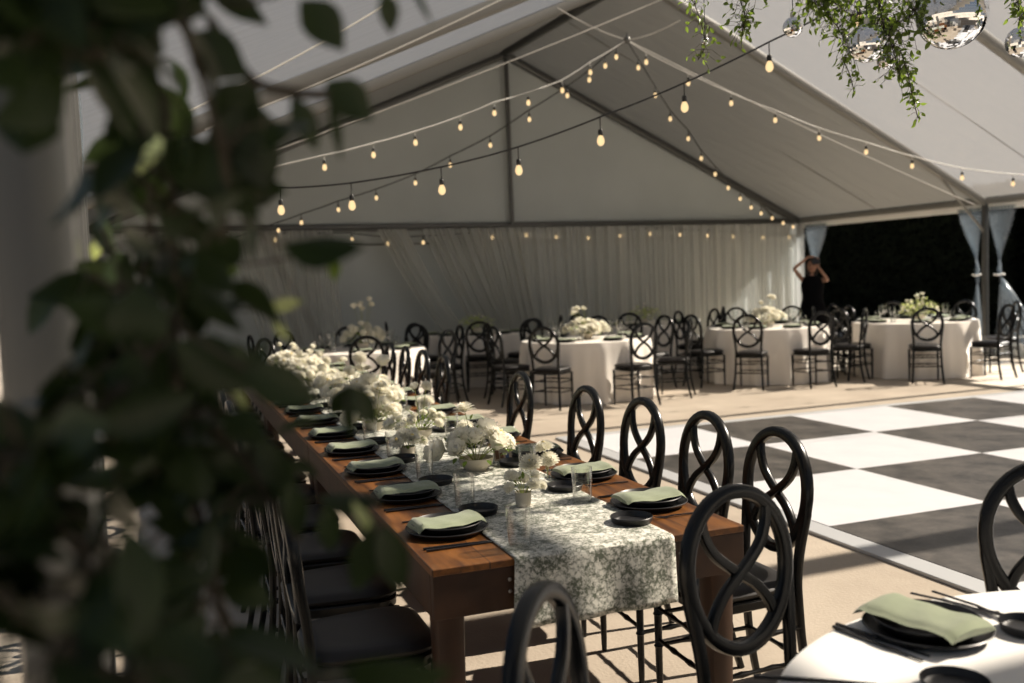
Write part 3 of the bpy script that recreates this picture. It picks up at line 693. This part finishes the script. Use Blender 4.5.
A,B=at_z(780,680,zc),at_z(850,684,zc); c=(A+B)/2; o=chop((c.x,c.y,zc),math.atan2((B-A).y,(B-A).x)); tag(o,'black chopstick at the bottom edge on the nearest white round table','chopstick','nearest round table chopsticks')
# ------------------------------------------------------------------ string lights
def bulb_proto():
    bm=bmnew(); lathe(bm,[(0,-.104),(.012,-.101),(.021,-.09),(.025,-.076),(.022,-.058),(.015,-.044),(.013,-.036),(0,-.036)],14); b=obj('bulb',bm,M['bulb'])
    bm=bmnew(); lathe(bm,[(0,0),(.003,0),(.003,.0),(.003,-.0),(.012,-.002),(.0155,-.01),(.0155,-.036),(.013,-.042),(0,-.042)],12); s=obj('socket',bm,M['cord'],b)
    return b
BP=[None]
def string_light(px,label,cordm,drop=.05,ext0=None,ext1=None,scale=1.0,every=True,rad=.006):
    """px: list of (px,py,dist); bulbs hang at each; returns thing"""
    P=[at_d(a,b,c) for a,b,c in px]; root=empty('string_light',P[0]); o0=P[0]
    tag(root,label,'string light','festoon string lights')
    bm=bmnew(); full=([at_d(*ext0)] if ext0 else [])+P+([at_d(*ext1)] if ext1 else [])
    pts=[]
    for a,b in zip(full,full[1:]):
        for k in range(6): 
            u=k/6; q=a.lerp(b,u); q=q-Vector((0,0,.006*4*u*(1-u))); pts.append(q-o0)
    pts.append(full[-1]-o0)
    tube(bm,pts,rad,6)
    for p in P: tube(bm,[p-o0,p-o0-Vector((0,0,drop))],rad*.7,5)
    obj('cord',bm,cordm,root)
    for p in P:
        if BP[0] is None: BP[0]=b=bulb_proto(); b.parent=root
        else: b=dup(BP[0],parent=root)
        b.location=p-o0-Vector((0,0,drop)); b.scale=(scale,)*3
    return root
# nearest black strand, large bulbs
pts=[(280,188,6.6),(351,183,6.5),(441,167,6.4),(518,147,6.3),(600,117,6.2),(684,83,6.1),(769,42,6.0),(859,-4,5.9)]
string_light(pts,'black string of large bulbs sweeping across the whole picture, nearest strand',M['cord'],.078,(190,187,6.8),(960,-60,5.7),1.05,rad=.006)
H=(627,40,11.6)
pts=[(278,222,13.6),(301,214,13.5),(338,201,13.3),(376,189,13.1),(415,174,12.9),(450,156,12.7),(490,136,12.5),(529,110,12.3),(567,86,12.1),(589,70,11.9),(605,56,11.8),(616,47,11.7)]
string_light(pts,'black string of small bulbs from the hub down left to the gable corner',M['cord'],.05,(235,238,14.0),H,1.0,rad=.0075)
pts=[(324,155,9.4),(373,143,9.7),(415,131,10.0),(460,116,10.3),(494,102,10.5),(528,92,10.8),(562,80,11.1),(590,62,11.3)]
string_light(pts,'white cable of small bulbs running left from the hub',M['cordw'],.05,(200,182,8.9),H,1.0,rad=.006)
pts=[(638,58,12.0),(655,86,12.5),(670,110,13.0),(688,130,13.4),(701,150,13.8),(715,166,14.2),(728,180,14.6),(740,191,15.0),(751,200,15.4),(761,206,15.7),(772,211,16.0),(783,216,16.3),(793,220,16.6)]
string_light(pts,'black string of small bulbs from the hub down right along the gable rafter',M['cord'],.05,H,(800,225,17),1.0,rad=.0075)
pts=[(646,52,11.5),(688,73,11.4),(731,93,11.4),(775,110,11.4),(819,128,11.5),(866,142,11.5),(912,156,11.6),(962,168,11.7),(1013,174,11.8)]
string_light(pts,'white cable of small bulbs running right from the hub to the right leg',M['cordw'],.05,H,(1060,176,11.9),1.0,rad=.006)
pts=[]
for a,b in ((275,233),(351.6,233),(387.5,237),(423,236),(492,231),(526,229),(556,231),(588,232),(619.5,230),(650,228),(680,229),(707,230),(733,231),(763,232),(789,232)):
    d=ray(a,b); p=at_y(a,b,15.3); 
    # on the rail behind the curtains
    s=0
    for _ in range(12):
        p=at_y(a,b,15.3+0*s); 
    yy=15.28
    for _ in range(6): p=at_y(a,b,yy); yy=15.24*math.cos(TH)+ (p.x+15.24*math.sin(TH))*math.tan(TH)
    k=(p-EYEP).dot(FW); pts.append((a,b,k))
string_light(pts,'row of glowing amber bulbs behind the sheer back curtains',M['cord'],.03,None,None,1.1,rad=.008)
# bracing cables
def cable(a,b,label,mt='cordw',r=.006):
    A,B=at_d(*a),at_d(*b); bm=bmnew(); n=16
    tube(bm,[A.lerp(B,k/n)-A-Vector((0,0,.25*4*(k/n)*(1-k/n)*.15)) for k in range(n+1)],r,6); tag(obj('bracing_cable',bm,M[mt],loc=A),label,'cable','white bracing cables')
cable((200,177,8.5),(665,-2,9.5),'long white bracing cable passing under the ridge beam end')
cable((558,8,11.6),(627,40,11.6),'short white cable from the ridge beam to the hub')
cable((627,40,11.6),(680,20,11.0),'short white cable from the hub up right to the rafter')
cable((627,40,11.6),(975,205,12.2),'white bracing cable from the hub to the right leg top')
cable((170,120,5.2),(440,-30,6.0),'white bracing cable across the top left ceiling behind the leaves')
cable((205,130,6.5),(560,-30,7.4),'thin white cable across the upper left ceiling')
bm=bmnew(); h=at_d(*H); bmesh.ops.create_icosphere(bm,subdivisions=2,radius=.045); tube(bm,[(0,0,.03),(0,0,.09)],.012,8); tag(obj('cable_hub',bm,M['pole'],loc=h),'small metal ring hub where the cables and light strings meet','hub')
# ------------------------------------------------------------------ hanging greenery and mirror balls
def mirror_ball(px,py,dist,rpx,label,cut=26):
    c=at_d(px,py,dist); r=rpx*dist/F_PX; root=empty('mirror_ball',c); tag(root,label,'mirror ball','hanging mirror balls')
    bm=bmnew(); nv=cut
    for i in range(nv):
        t0=pi*i/nv; t1=pi*(i+1)/nv; tm=(t0+t1)/2; nu=max(4,int(2*nv*math.sin(tm)))
        for j in range(nu):
            a0=2*pi*j/nu; a1=2*pi*(j+1)/nu; am=(a0+a1)/2; jx=Vector((R.uniform(-1,1),R.uniform(-1,1),R.uniform(-1,1)))*.0016*0
            q=[]
            for (t,a) in ((t0+.05/nv,a0+.04/nu),(t1-.05/nv,a0+.04/nu),(t1-.05/nv,a1-.04/nu),(t0+.05/nv,a1-.04/nu)):
                q.append(bm.verts.new(Vector((math.sin(t)*math.cos(a),math.sin(t)*math.sin(a),math.cos(t)))*r))
            try: bm.faces.new(q)
            except Exception: pass
    obj('mirror_tiles',bm,M['mirror'],root,smooth=False)
    bm=bmnew(); bmesh.ops.create_uvsphere(bm,u_segments=32,v_segments=20,radius=r*.985); obj('core',bm,M['alu'],root)
    bm=bmnew(); lathe(bm,[(.012,r*.97),(.012,r+.02),(.004,r+.025),(0,r+.025)],10); obj('cap',bm,M['alu'],root)
    bm=bmnew(); tube(bm,[(0,0,r),(0,0,roofz(9)-c.z-.2)],.002,5); obj('wire',bm,M['cord'],root)
mirror_ball(952,14,4.0,34,'largest mirror ball, in the greenery at the top right',44)
mirror_ball(867,43,4.1,19,'medium mirror ball hanging left of the largest one',30)
mirror_ball(793,27,4.4,10,'small mirror ball on the left of the greenery',14)
mirror_ball(886,60,4.3,9,'tiny mirror ball touching the medium one on its right',14)
mirror_ball(1021,42,3.9,15,'mirror ball cut off by the right edge',18)
mirror_ball(705,41,4.5,4,'tiniest mirror ball in the leftmost trailing vine',10)
def vine(pts,n,l,w,label,name='hanging_vine',mt='leafb',seed=0,rad=.002,spread=.05,cat='vine',group=None,side=0,pale=0,hang=.6):
    rr=random.Random(seed); P=[Vector(p) for p in pts]; root=empty(name,P[0]); o0=P[0]; tag(root,label,cat,group)
    sp=[p-o0 for p in catmull(P,6)]; sb=bmnew(); tube(sb,sp,rad,6)
    lb=bmnew(); m_=len(sp)
    for k in range(n):
        u=rr.random()*(m_-1); i=int(min(u,m_-2)); p=sp[i].lerp(sp[i+1],u-i); off=rvec(rr)*spread*rr.random()
        q=p+off; tube(sb,[p,(p+q)/2+Vector((0,0,.15*spread)),q],rad*.5,4)
        d=(rvec(rr)+Vector((0,0,-hang))+off.normalized()*.6)
        leaf_geo(lb,q,d,rvec(rr),l*rr.uniform(.65,1.15),w*rr.uniform(.7,1.1),mi=1 if rr.random()<pale else 0,bend=rr.uniform(0,.35))
    obj('stem',sb,M['vine'],root); obj('foliage',lb,[M[mt],M['leafpale']],root); return root
GG='leafy vines hanging at the top right'
def D(l): return [at_d(*p) for p in l]
vine(D([(668,-40,4.4),(690,-5,4.4),(700,20,4.4),(705,45,4.4),(698,60,4.4)]),92,.032,.017,'leftmost short vine trailing from the top, tips over the ceiling',seed=1,spread=.09,group=GG)
vine(D([(715,-40,4.3),(735,-10,4.3),(745,15,4.3),(742,32,4.3)]),120,.034,.018,'second vine from the left at the top, short and dense',seed=2,spread=.09,group=GG)
vine(D([(640,-60,4.4),(720,-20,4.3),(800,-12,4.2),(860,-8,4.1),(930,-20,4.0)]),300,.034,.018,'long leafy branch lying along the very top edge',seed=3,spread=.10,group=GG,hang=.3)
vine(D([(790,-30,4.2),(815,0,4.2),(838,28,4.2),(852,55,4.2)]),260,.034,.018,'thick vine bunch left of the medium mirror ball',seed=4,spread=.12,group=GG)
vine(D([(880,-30,4.1),(880,10,4.1),(890,40,4.1),(900,75,4.1)]),300,.034,.018,'dense vine bunch between the medium and largest mirror balls',seed=5,spread=.12,group=GG)
vine(D([(900,50,4.0),(908,75,4.0),(912,95,4.0),(918,118,4.0)]),68,.030,.016,'long thin sunlit vine tip trailing lowest beside the largest ball',seed=6,spread=.035,group=GG)
vine(D([(842,58,4.2),(850,75,4.2),(854,92,4.2)]),32,.032,.013,'small dark sprig hanging below the left bunch',seed=7,spread=.045,group=GG)
vine(D([(820,-10,4.2),(860,20,4.2),(905,20,4.1),(925,-10,4.0)]),340,.034,.018,'central leafy mass behind the large bulb at the top',seed=8,spread=.15,group=GG)
vine(D([(1012,-30,3.8),(1018,0,3.8),(1020,22,3.8)]),80,.034,.018,'vine at the top right corner above the cut-off ball',seed=9,spread=.05,group=GG)
for p_,lb_ in (((720,-20,4.3),'left'),((860,-8,4.15),'middle'),((930,-20,4.0),'right')):
    A=at_d(*p_); zt_=roofz(A.x*math.cos(TH)+A.y*math.sin(TH))+.02
    bm=bmnew(); tube(bm,[(0,0,-.03),(0,0,(zt_-A.z)*.5),(0,0,zt_-A.z)],.002,6); tag(obj('hanging_wire',bm,M['cord'],loc=A),'thin wire carrying the hanging greenery from the tent roof, %s one'%lb_,'wire','wires for the hanging greenery')
# ------------------------------------------------------------------ foreground garland, blurred
FGV='blurred leafy branches hanging at the left'
def FV(pts,n,seed,label,l=.062,w=.038,spread=.06,mt='leaf',pale=.0,rad=.0035,hang=.7):
    vine(D(pts),n,l,w,label,'foreground_branch',mt,seed,rad,spread,'branch',FGV,pale=pale,hang=hang)
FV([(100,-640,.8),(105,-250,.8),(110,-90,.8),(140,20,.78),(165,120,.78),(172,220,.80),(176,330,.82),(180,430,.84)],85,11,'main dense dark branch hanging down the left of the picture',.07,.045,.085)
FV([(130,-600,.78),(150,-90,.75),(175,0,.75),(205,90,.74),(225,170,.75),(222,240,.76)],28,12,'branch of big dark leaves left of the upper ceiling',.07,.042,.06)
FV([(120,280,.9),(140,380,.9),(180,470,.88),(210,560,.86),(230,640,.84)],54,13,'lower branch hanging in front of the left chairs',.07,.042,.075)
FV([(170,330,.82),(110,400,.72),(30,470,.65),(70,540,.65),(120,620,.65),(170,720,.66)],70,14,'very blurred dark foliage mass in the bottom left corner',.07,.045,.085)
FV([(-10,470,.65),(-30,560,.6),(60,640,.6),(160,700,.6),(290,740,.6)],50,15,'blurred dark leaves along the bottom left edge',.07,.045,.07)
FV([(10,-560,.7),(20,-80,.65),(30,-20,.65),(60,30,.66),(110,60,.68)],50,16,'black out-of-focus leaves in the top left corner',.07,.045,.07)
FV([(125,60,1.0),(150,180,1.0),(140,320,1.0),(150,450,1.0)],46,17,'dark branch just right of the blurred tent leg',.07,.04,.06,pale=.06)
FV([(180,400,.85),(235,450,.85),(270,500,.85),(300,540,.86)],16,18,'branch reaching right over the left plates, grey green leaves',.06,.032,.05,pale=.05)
# individually measured sprigs
def sprig(stem,leaves,label,mt='leaf',rad=.002,bend=.15):
    root=empty('foreground_sprig',at_d(*stem[0])); o0=root.location.copy(); tag(root,label,'branch',FGV)
    sb=bmnew(); tube(sb,[at_d(*p)-o0 for p in stem] if len(stem)<3 else [p-o0 for p in catmull(D(stem),5)],rad,6); obj('stem',sb,M['vine'],root)
    ms=[]
    for (ax,ay,bx,by,wpx,mm) in leaves:
        d=stem[0][2] if len(stem[0])>2 else .8
        A=at_d(ax,ay,d)-o0; B=at_d(bx,by,d+.008)-o0; lb=bmnew(); ln=(B-A).length
        leaf_geo(lb,A,(B-A),FW*-1+RT*.3,ln,wpx*d/F_PX,bend=bend); obj('leaf',lb,M[mm],root)
sprig([(210,20,.8),(250,78,.8),(290,92,.8),(330,95,.8)],[(325,82,373,118,42,'leaf'),(300,0,345,48,44,'leaf'),(255,80,215,138,52,'leaf'),(245,130,270,190,48,'leaf'),(238,110,235,180,60,'leaf'),(292,95,318,150,26,'leaf'),(330,95,342,160,12,'leaf')],'horizontal twig with big pointed leaves across the upper left ceiling',rad=.0045)
sprig([(180,-30,.8),(230,5,.8),(280,-10,.8)],[(205,-15,268,22,30,'leaf'),(262,0,300,-30,20,'leaf')],'leafy twig at the top edge left of centre')
sprig([(370,-40,.85),(385,-15,.85),(395,-5,.85)],[(385,-10,392,34,22,'leaf'),(410,-15,434,24,7,'leaf')],'single dark leaf hanging from the top edge right of the twig')
sprig([(150,300,.95),(200,262,.9),(240,265,.9),(290,258,.9),(334,254,.9)],[(333,256,335,282,13,'leafb')],'thin twig with one bright green leaf in front of the curtains',rad=.0012)
sprig([(150,330,.95),(215,312,.9),(262,310,.9)],[(264,310,304,300,15,'leafpale'),(272,318,290,342,11,'leafpale'),(212,272,240,270,16,'leafb')],'pale green leaf pair catching the light over the far tables',rad=.0012)
sprig([(180,330,.75),(215,350,.75),(245,370,.75)],[(240,368,320,402,44,'leaf'),(250,385,268,335,14,'leaf'),(232,340,258,385,22,'leaf')],'large blurred grey green leaf over the far plates')
sprig([(232,190,.95),(290,285,.95),(338,372,.95),(352,395,.95)],[(350,385,377,425,24,'leaf'),(350,385,330,418,22,'leaf'),(345,392,352,440,12,'leaf')],'small dark leaf cluster hanging over the white flowers',rad=.0008)
sprig([(350,480,.8),(375,500,.8),(382,530,.8)],[(352,500,378,542,12,'leafpale'),(380,520,405,598,34,'leaf'),(372,525,357,596,34,'leaf'),(325,505,333,555,26,'leaf'),(290,480,300,540,26,'leaf')],'group of hanging leaves over the left chair seats')
sprig([(205,380,.85),(235,400,.85),(255,440,.85)],[(232,385,248,418,13,'leafpale'),(240,400,246,432,10,'leafpale'),(255,430,300,520,34,'leaf'),(245,440,262,520,30,'leaf')],'leaves with pale undersides beside the far left plates')
sprig([(140,318,1.05),(105,330,1.1),(125,380,1.1),(160,430,1.1),(190,470,1.1)],[(110,345,128,372,14,'leafpale'),(128,375,106,400,14,'leafb'),(130,385,160,372,15,'leafb'),(146,408,128,438,14,'leafpale'),(150,415,182,405,15,'leafb'),(170,440,160,470,14,'leafb'),(180,455,205,470,13,'leafpale'),(116,360,98,352,12,'leafb')],'small sprig with sunlit leaves beside the left tent leg',rad=.0015)  # sunlight on these leaves is put into their paler colours
sprig([(95,225,1.2),(118,270,1.2),(140,320,1.2)],[(100,235,92,262,12,'leafpale'),(112,262,134,268,12,'leafb'),(118,275,108,300,12,'leafpale'),(128,296,150,300,12,'leafb'),(135,310,126,334,12,'leafb')],'upper small sprig of pale leaves beside the left tent leg',rad=.0015)  # leaf highlights painted by pale leaf materials
# ------------------------------------------------------------------ person
def person():
    base=at_y(814,380,13.0); base.z=0
    root=empty('person',base); tag(root,'person in sleeveless black dress, arms raised, holding a camera to the face','person')
    toc=Vector((-base.x,-base.y,0)).normalized(); rt=Vector((-toc.y,toc.x,0))  # image right
    if rt.dot(RT)<0: rt=-rt
    def V(a,b,z): return rt*a+toc*b+Vector((0,0,z))
    V3=[V(0,0,.95),V(0,.0,1.10),V(0,.0,1.25),V(0,-.0,1.37),V(0,.01,1.45),V(0,.02,1.50),  #0-5 pelvis..neck
        V(-.15,.0,1.365),V(-.28,.06,1.56),V(-.255,.10,1.585),V(-.05,.12,1.745),V(.04,.13,1.735), #6 L shoulder 7 elbow .. 9 wrist 10 hand
        V(.15,.0,1.355),V(.235,.08,1.36),V(.225,.14,1.38),V(.10,.17,1.57),V(.06,.17,1.62), #11 R shoulder 12-13 elbow 14 wrist 15 hand
        V(-.09,0,.88),V(-.10,.02,.5),V(-.10,-.01,.09),V(-.11,.11,.035),
        V(.09,0,.88),V(.10,.04,.5),V(.11,.0,.09),V(.12,.12,.035)]
    E3=[(0,1),(1,2),(2,3),(3,4),(4,5),(3,6),(6,7),(7,8),(8,9),(9,10),(3,11),(11,12),(12,13),(13,14),(14,15),(0,16),(16,17),(17,18),(18,19),(0,20),(20,21),(21,22),(22,23)]
    rad=[.13,.105,.11,.10,.05,.045,.042,.032,.030,.02,.022,.042,.032,.030,.02,.022,.09,.055,.035,.03,.09,.055,.035,.03]
    me=bpy.data.meshes.new('body'); me.from_pydata([tuple(v) for v in V3],E3,[]); b=bpy.data.objects.new('body',me); COL.objects.link(b); b.parent=root; me.materials.append(M['skin'])
    sk=b.modifiers.new('skin','SKIN'); sk.use_smooth_shade=True; b.modifiers.new('sub','SUBSURF').levels=2; b.modifiers['sub'].render_levels=2
    lay=me.skin_vertices[0].data
    for i,r_ in enumerate(rad): lay[i].radius=(r_,r_); lay[i].use_root=(i==0)
    hc=V(.0,.05,1.595)
    bm=bmnew(); bmesh.ops.create_uvsphere(bm,u_segments=24,v_segments=16,radius=1)
    for v in bm.verts:
        x,y,z=v.co; w=.078*(1-.18*max(0,-z)); v.co=rt*(x*w)+toc*(y*.095)+Vector((0,0,z*.115))
    for p,r_ in ((rt*0+toc*.098+Vector((0,0,-.01)),.016),(rt*.078,.014),(rt*-.078,.014)):
        bmesh.ops.create_icosphere(bm,subdivisions=2,radius=r_,matrix=Matrix.Translation(p))
    obj('head',bm,M['skin'],root,loc=hc)
    for s in (-1,1):
        bm=bmnew(); bmesh.ops.create_icosphere(bm,subdivisions=2,radius=.011); obj('eye',bm,M['eye'],root,loc=hc+rt*.03*s+toc*.088+Vector((0,0,.012)))
    bm=bmnew(); tube(bm,[rt*-.022,toc*.006,rt*.022],.006,6); obj('mouth',bm,M['lip'],root,loc=hc+toc*.088+Vector((0,0,-.052)))
    bm=bmnew(); bmesh.ops.create_uvsphere(bm,u_segments=28,v_segments=20,radius=1)
    for v in list(bm.verts):
        x,y,z=v.co
        if y>.45 and z<.55: v.co=Vector((x*.5,.2,z)); x,y,z=v.co
        dn=1+ .9*max(0,-z)
        v.co=rt*(x*.098*(1+.25*max(0,-z)))+toc*(y*.105-.02)+Vector((0,0,z*.125*dn+.012))
    obj('hair',bm,M['hair'],root,loc=hc)
    # dress
    bm=bmnew(); prof=[(.10,.09,1.435),(.155,.115,1.39),(.185,.15,1.28),(.165,.145,1.13),(.165,.145,1.05),(.20,.175,.93),(.215,.175,.75),(.23,.18,.45),(.24,.19,.40)]
    rings=[]
    for w,d,z in prof:
        rings.append([bm.verts.new(rt*(w*math.cos(2*pi*k/32)*(1+(.04*math.sin(5*2*pi*k/32) if z<.9 else 0)))+toc*(d*math.sin(2*pi*k/32))+Vector((0,0,z))) for k in range(32)])
    for A,B in zip(rings,rings[1:]):
        for k in range(32): bm.faces.new((A[k],A[(k+1)%32],B[(k+1)%32],B[k]))
    bm.faces.new(rings[0]); obj('dress',bm,M['dress'],root)
    # fingers
    def fingers(w,h,spreadv,curl):
        for k in range(5):
            f=(k-2)/2; l=(.055,.075,.08,.075,.06)[k]; o=h+spreadv*(f*.032); dd=(h-w).normalized()
            bm=bmnew(); pts=[o,o+dd*l*.4+curl*.004,o+dd*l*.75+curl*.018,o+dd*l*.9+curl*.034]; 
            if k==0: dd=(dd*.5+spreadv*-.8).normalized(); pts=[w.lerp(h,.6)+spreadv*-.025,w.lerp(h,.8)+spreadv*-.045,h+spreadv*-.055+curl*.01]
            tube(bm,catmull(pts,3),.0085,8); obj('finger',bm,M['skin'],root)
    fingers(V3[9],V3[10],toc,Vector((0,0,-1))); fingers(V3[14],V3[15],rt*-1,toc*-1)
    # camera held at the face
    c=empty('camera',base+V(.055,.20,1.665)); tag(c,'black camera held up to the face by the person in black','camera')
    ang=math.atan2(toc.y,toc.x)-pi/2; c.rotation_euler=(0,0,ang)
    bm=bmnew(); box(bm,-.068,.068,-.03,.03,-.045,.04,.008); box(bm,-.03,.03,-.028,.028,.035,.065,.008); obj('camera_body',bm,M['camera'],c)
    bm=bmnew(); lathe(bm,[(0,.03),(.034,.03),(.036,.08),(.04,.12),(.036,.12),(0,.112)],24); bmesh.ops.rotate(bm,matrix=Matrix.Rotation(-pi/2,3,'X'),verts=bm.verts); obj('lens',bm,M['lens'],c)
person()
# ------------------------------------------------------------------ outdoors beyond the open side
def bush(x,y,rx,ry,h,label,seed,name='tree',mt='hedge',n=1500,ls=.22,group='dark trees beyond the open side'):
    rr=random.Random(seed); root=empty(name,(x,y,0)); tag(root,label,'tree',group)
    bm=bmnew(); tube(bm,[(0,0,0),(.05,0,h*.4),(0,.05,h*.85)],[.16,.12,.05],8); obj('trunk',bm,M['vine'],root)
    bm=bmnew(); bmesh.ops.create_icosphere(bm,subdivisions=4,radius=1)
    for v in bm.verts:
        c=v.co; k=.86+.10*math.sin(c.x*7+seed)*math.sin(c.y*6+1)*math.cos(c.z*8)+rr.uniform(-.03,.03)
        v.co=Vector((c.x*rx*k,c.y*ry*k,h*.5+.05+c.z*h*.5*k))
    for _ in range(n):
        d=rvec(rr); k=rr.uniform(.82,1.04); p=Vector((d.x*rx*k,d.y*ry*k,h*.5+.05+d.z*h*.5*k)); leaf_geo(bm,p,d+rvec(rr)*.9,rvec(rr),ls*rr.uniform(.6,1.2),ls*.45)
    obj('crown',bm,M[mt],root)
def hedge(x0,x1,y0,y1,h,label,seed,n):
    rr=random.Random(seed); root=empty('hedge',((x0+x1)/2,(y0+y1)/2,0)); cx,cy_=root.location.x,root.location.y
    tag(root,label,'hedge','dark clipped hedges outside the tent')
    bm=bmnew(); box(bm,x0-cx,x1-cx,y0-cy_,y1-cy_,.0,h,.15)
    es=[e for e in bm.edges if e.calc_length()>.6]; bmesh.ops.subdivide_edges(bm,edges=es,cuts=14,use_grid_fill=True)
    for v in bm.verts: v.co+=Vector((rr.uniform(-.07,.07),rr.uniform(-.07,.07),rr.uniform(-.06,.06)*(v.co.z>.3)))
    for _ in range(n):
        f=rr.random(); y=rr.uniform(y0,y1)-cy_; x=rr.uniform(x0,x1)-cx
        if f<.6: p=Vector((x0-cx+rr.uniform(-.06,.05),y,rr.uniform(.05,h))); d=Vector((-1,0,.2))
        elif f<.75: p=Vector((x,y0-cy_,rr.uniform(.05,h))); d=Vector((0,-1,.2))
        else: p=Vector((x,y,h+rr.uniform(-.05,.06))); d=Vector((0,0,1))
        leaf_geo(bm,p,d+rvec(rr)*.8,rvec(rr),rr.uniform(.10,.22),.07)
    obj('foliage',bm,M['hedge'],root)
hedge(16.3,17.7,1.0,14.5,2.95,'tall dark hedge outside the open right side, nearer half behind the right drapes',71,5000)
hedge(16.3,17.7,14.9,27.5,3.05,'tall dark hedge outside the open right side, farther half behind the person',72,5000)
for i,(x,y) in enumerate([(-7,8.5),(-8,13),(-6.5,18)]):
    bush(x,y,1.8,2.0,2.6,'dark bush outside the open left side, '+['nearest','middle','farthest'][i],90+i,'bush',group='bushes outside the left side')
# ------------------------------------------------------------------ light
w=bpy.data.worlds.new('world'); sc.world=w; w.use_nodes=True; nt=w.node_tree; bg=nt.nodes['Background']
tc=nt.nodes.new('ShaderNodeTexCoord'); sp_=nt.nodes.new('ShaderNodeSeparateXYZ'); cr=nt.nodes.new('ShaderNodeValToRGB')
cr.color_ramp.elements[0].position=.0; cr.color_ramp.elements[0].color=(.62,.66,.70,1); cr.color_ramp.elements[1].position=.7; cr.color_ramp.elements[1].color=(.34,.47,.70,1)
nt.links.new(tc.outputs['Generated'],sp_.inputs[0]); nt.links.new(sp_.outputs[2],cr.inputs[0]); nt.links.new(cr.outputs[0],bg.inputs[0]); bg.inputs[1].default_value=.36
su=bpy.data.lights.new('sun','SUN'); so=bpy.data.objects.new('sun',su); COL.objects.link(so); su.energy=15; su.angle=.012; su.color=(1,.94,.85)
el=math.radians(40); d=Vector((-math.cos(el),.04*math.cos(el),-math.sin(el))); so.rotation_mode='QUATERNION'; so.rotation_quaternion=d.to_track_quat('-Z','Y'); so.location=(20,3,15)
sc.view_settings.view_transform='Standard'; sc.view_settings.look='None'; sc.view_settings.gamma=1; sc.view_settings.exposure=0; sc.view_settings.use_curve_mapping=False
sc.cycles.transparent_max_bounces=32; sc.cycles.max_bounces=8; sc.cycles.diffuse_bounces=4; sc.cycles.sample_clamp_indirect=4; sc.cycles.caustics_reflective=False; sc.cycles.caustics_refractive=False
sc.cycles.use_denoising=True

for o_ in list(sc.objects):
    l_=o_.get('label')
    if l_ and not o_.parent and not 4<=len(l_.replace('-',' ').split())<=16: print('LABEL LEN',len(l_.split()),l_)
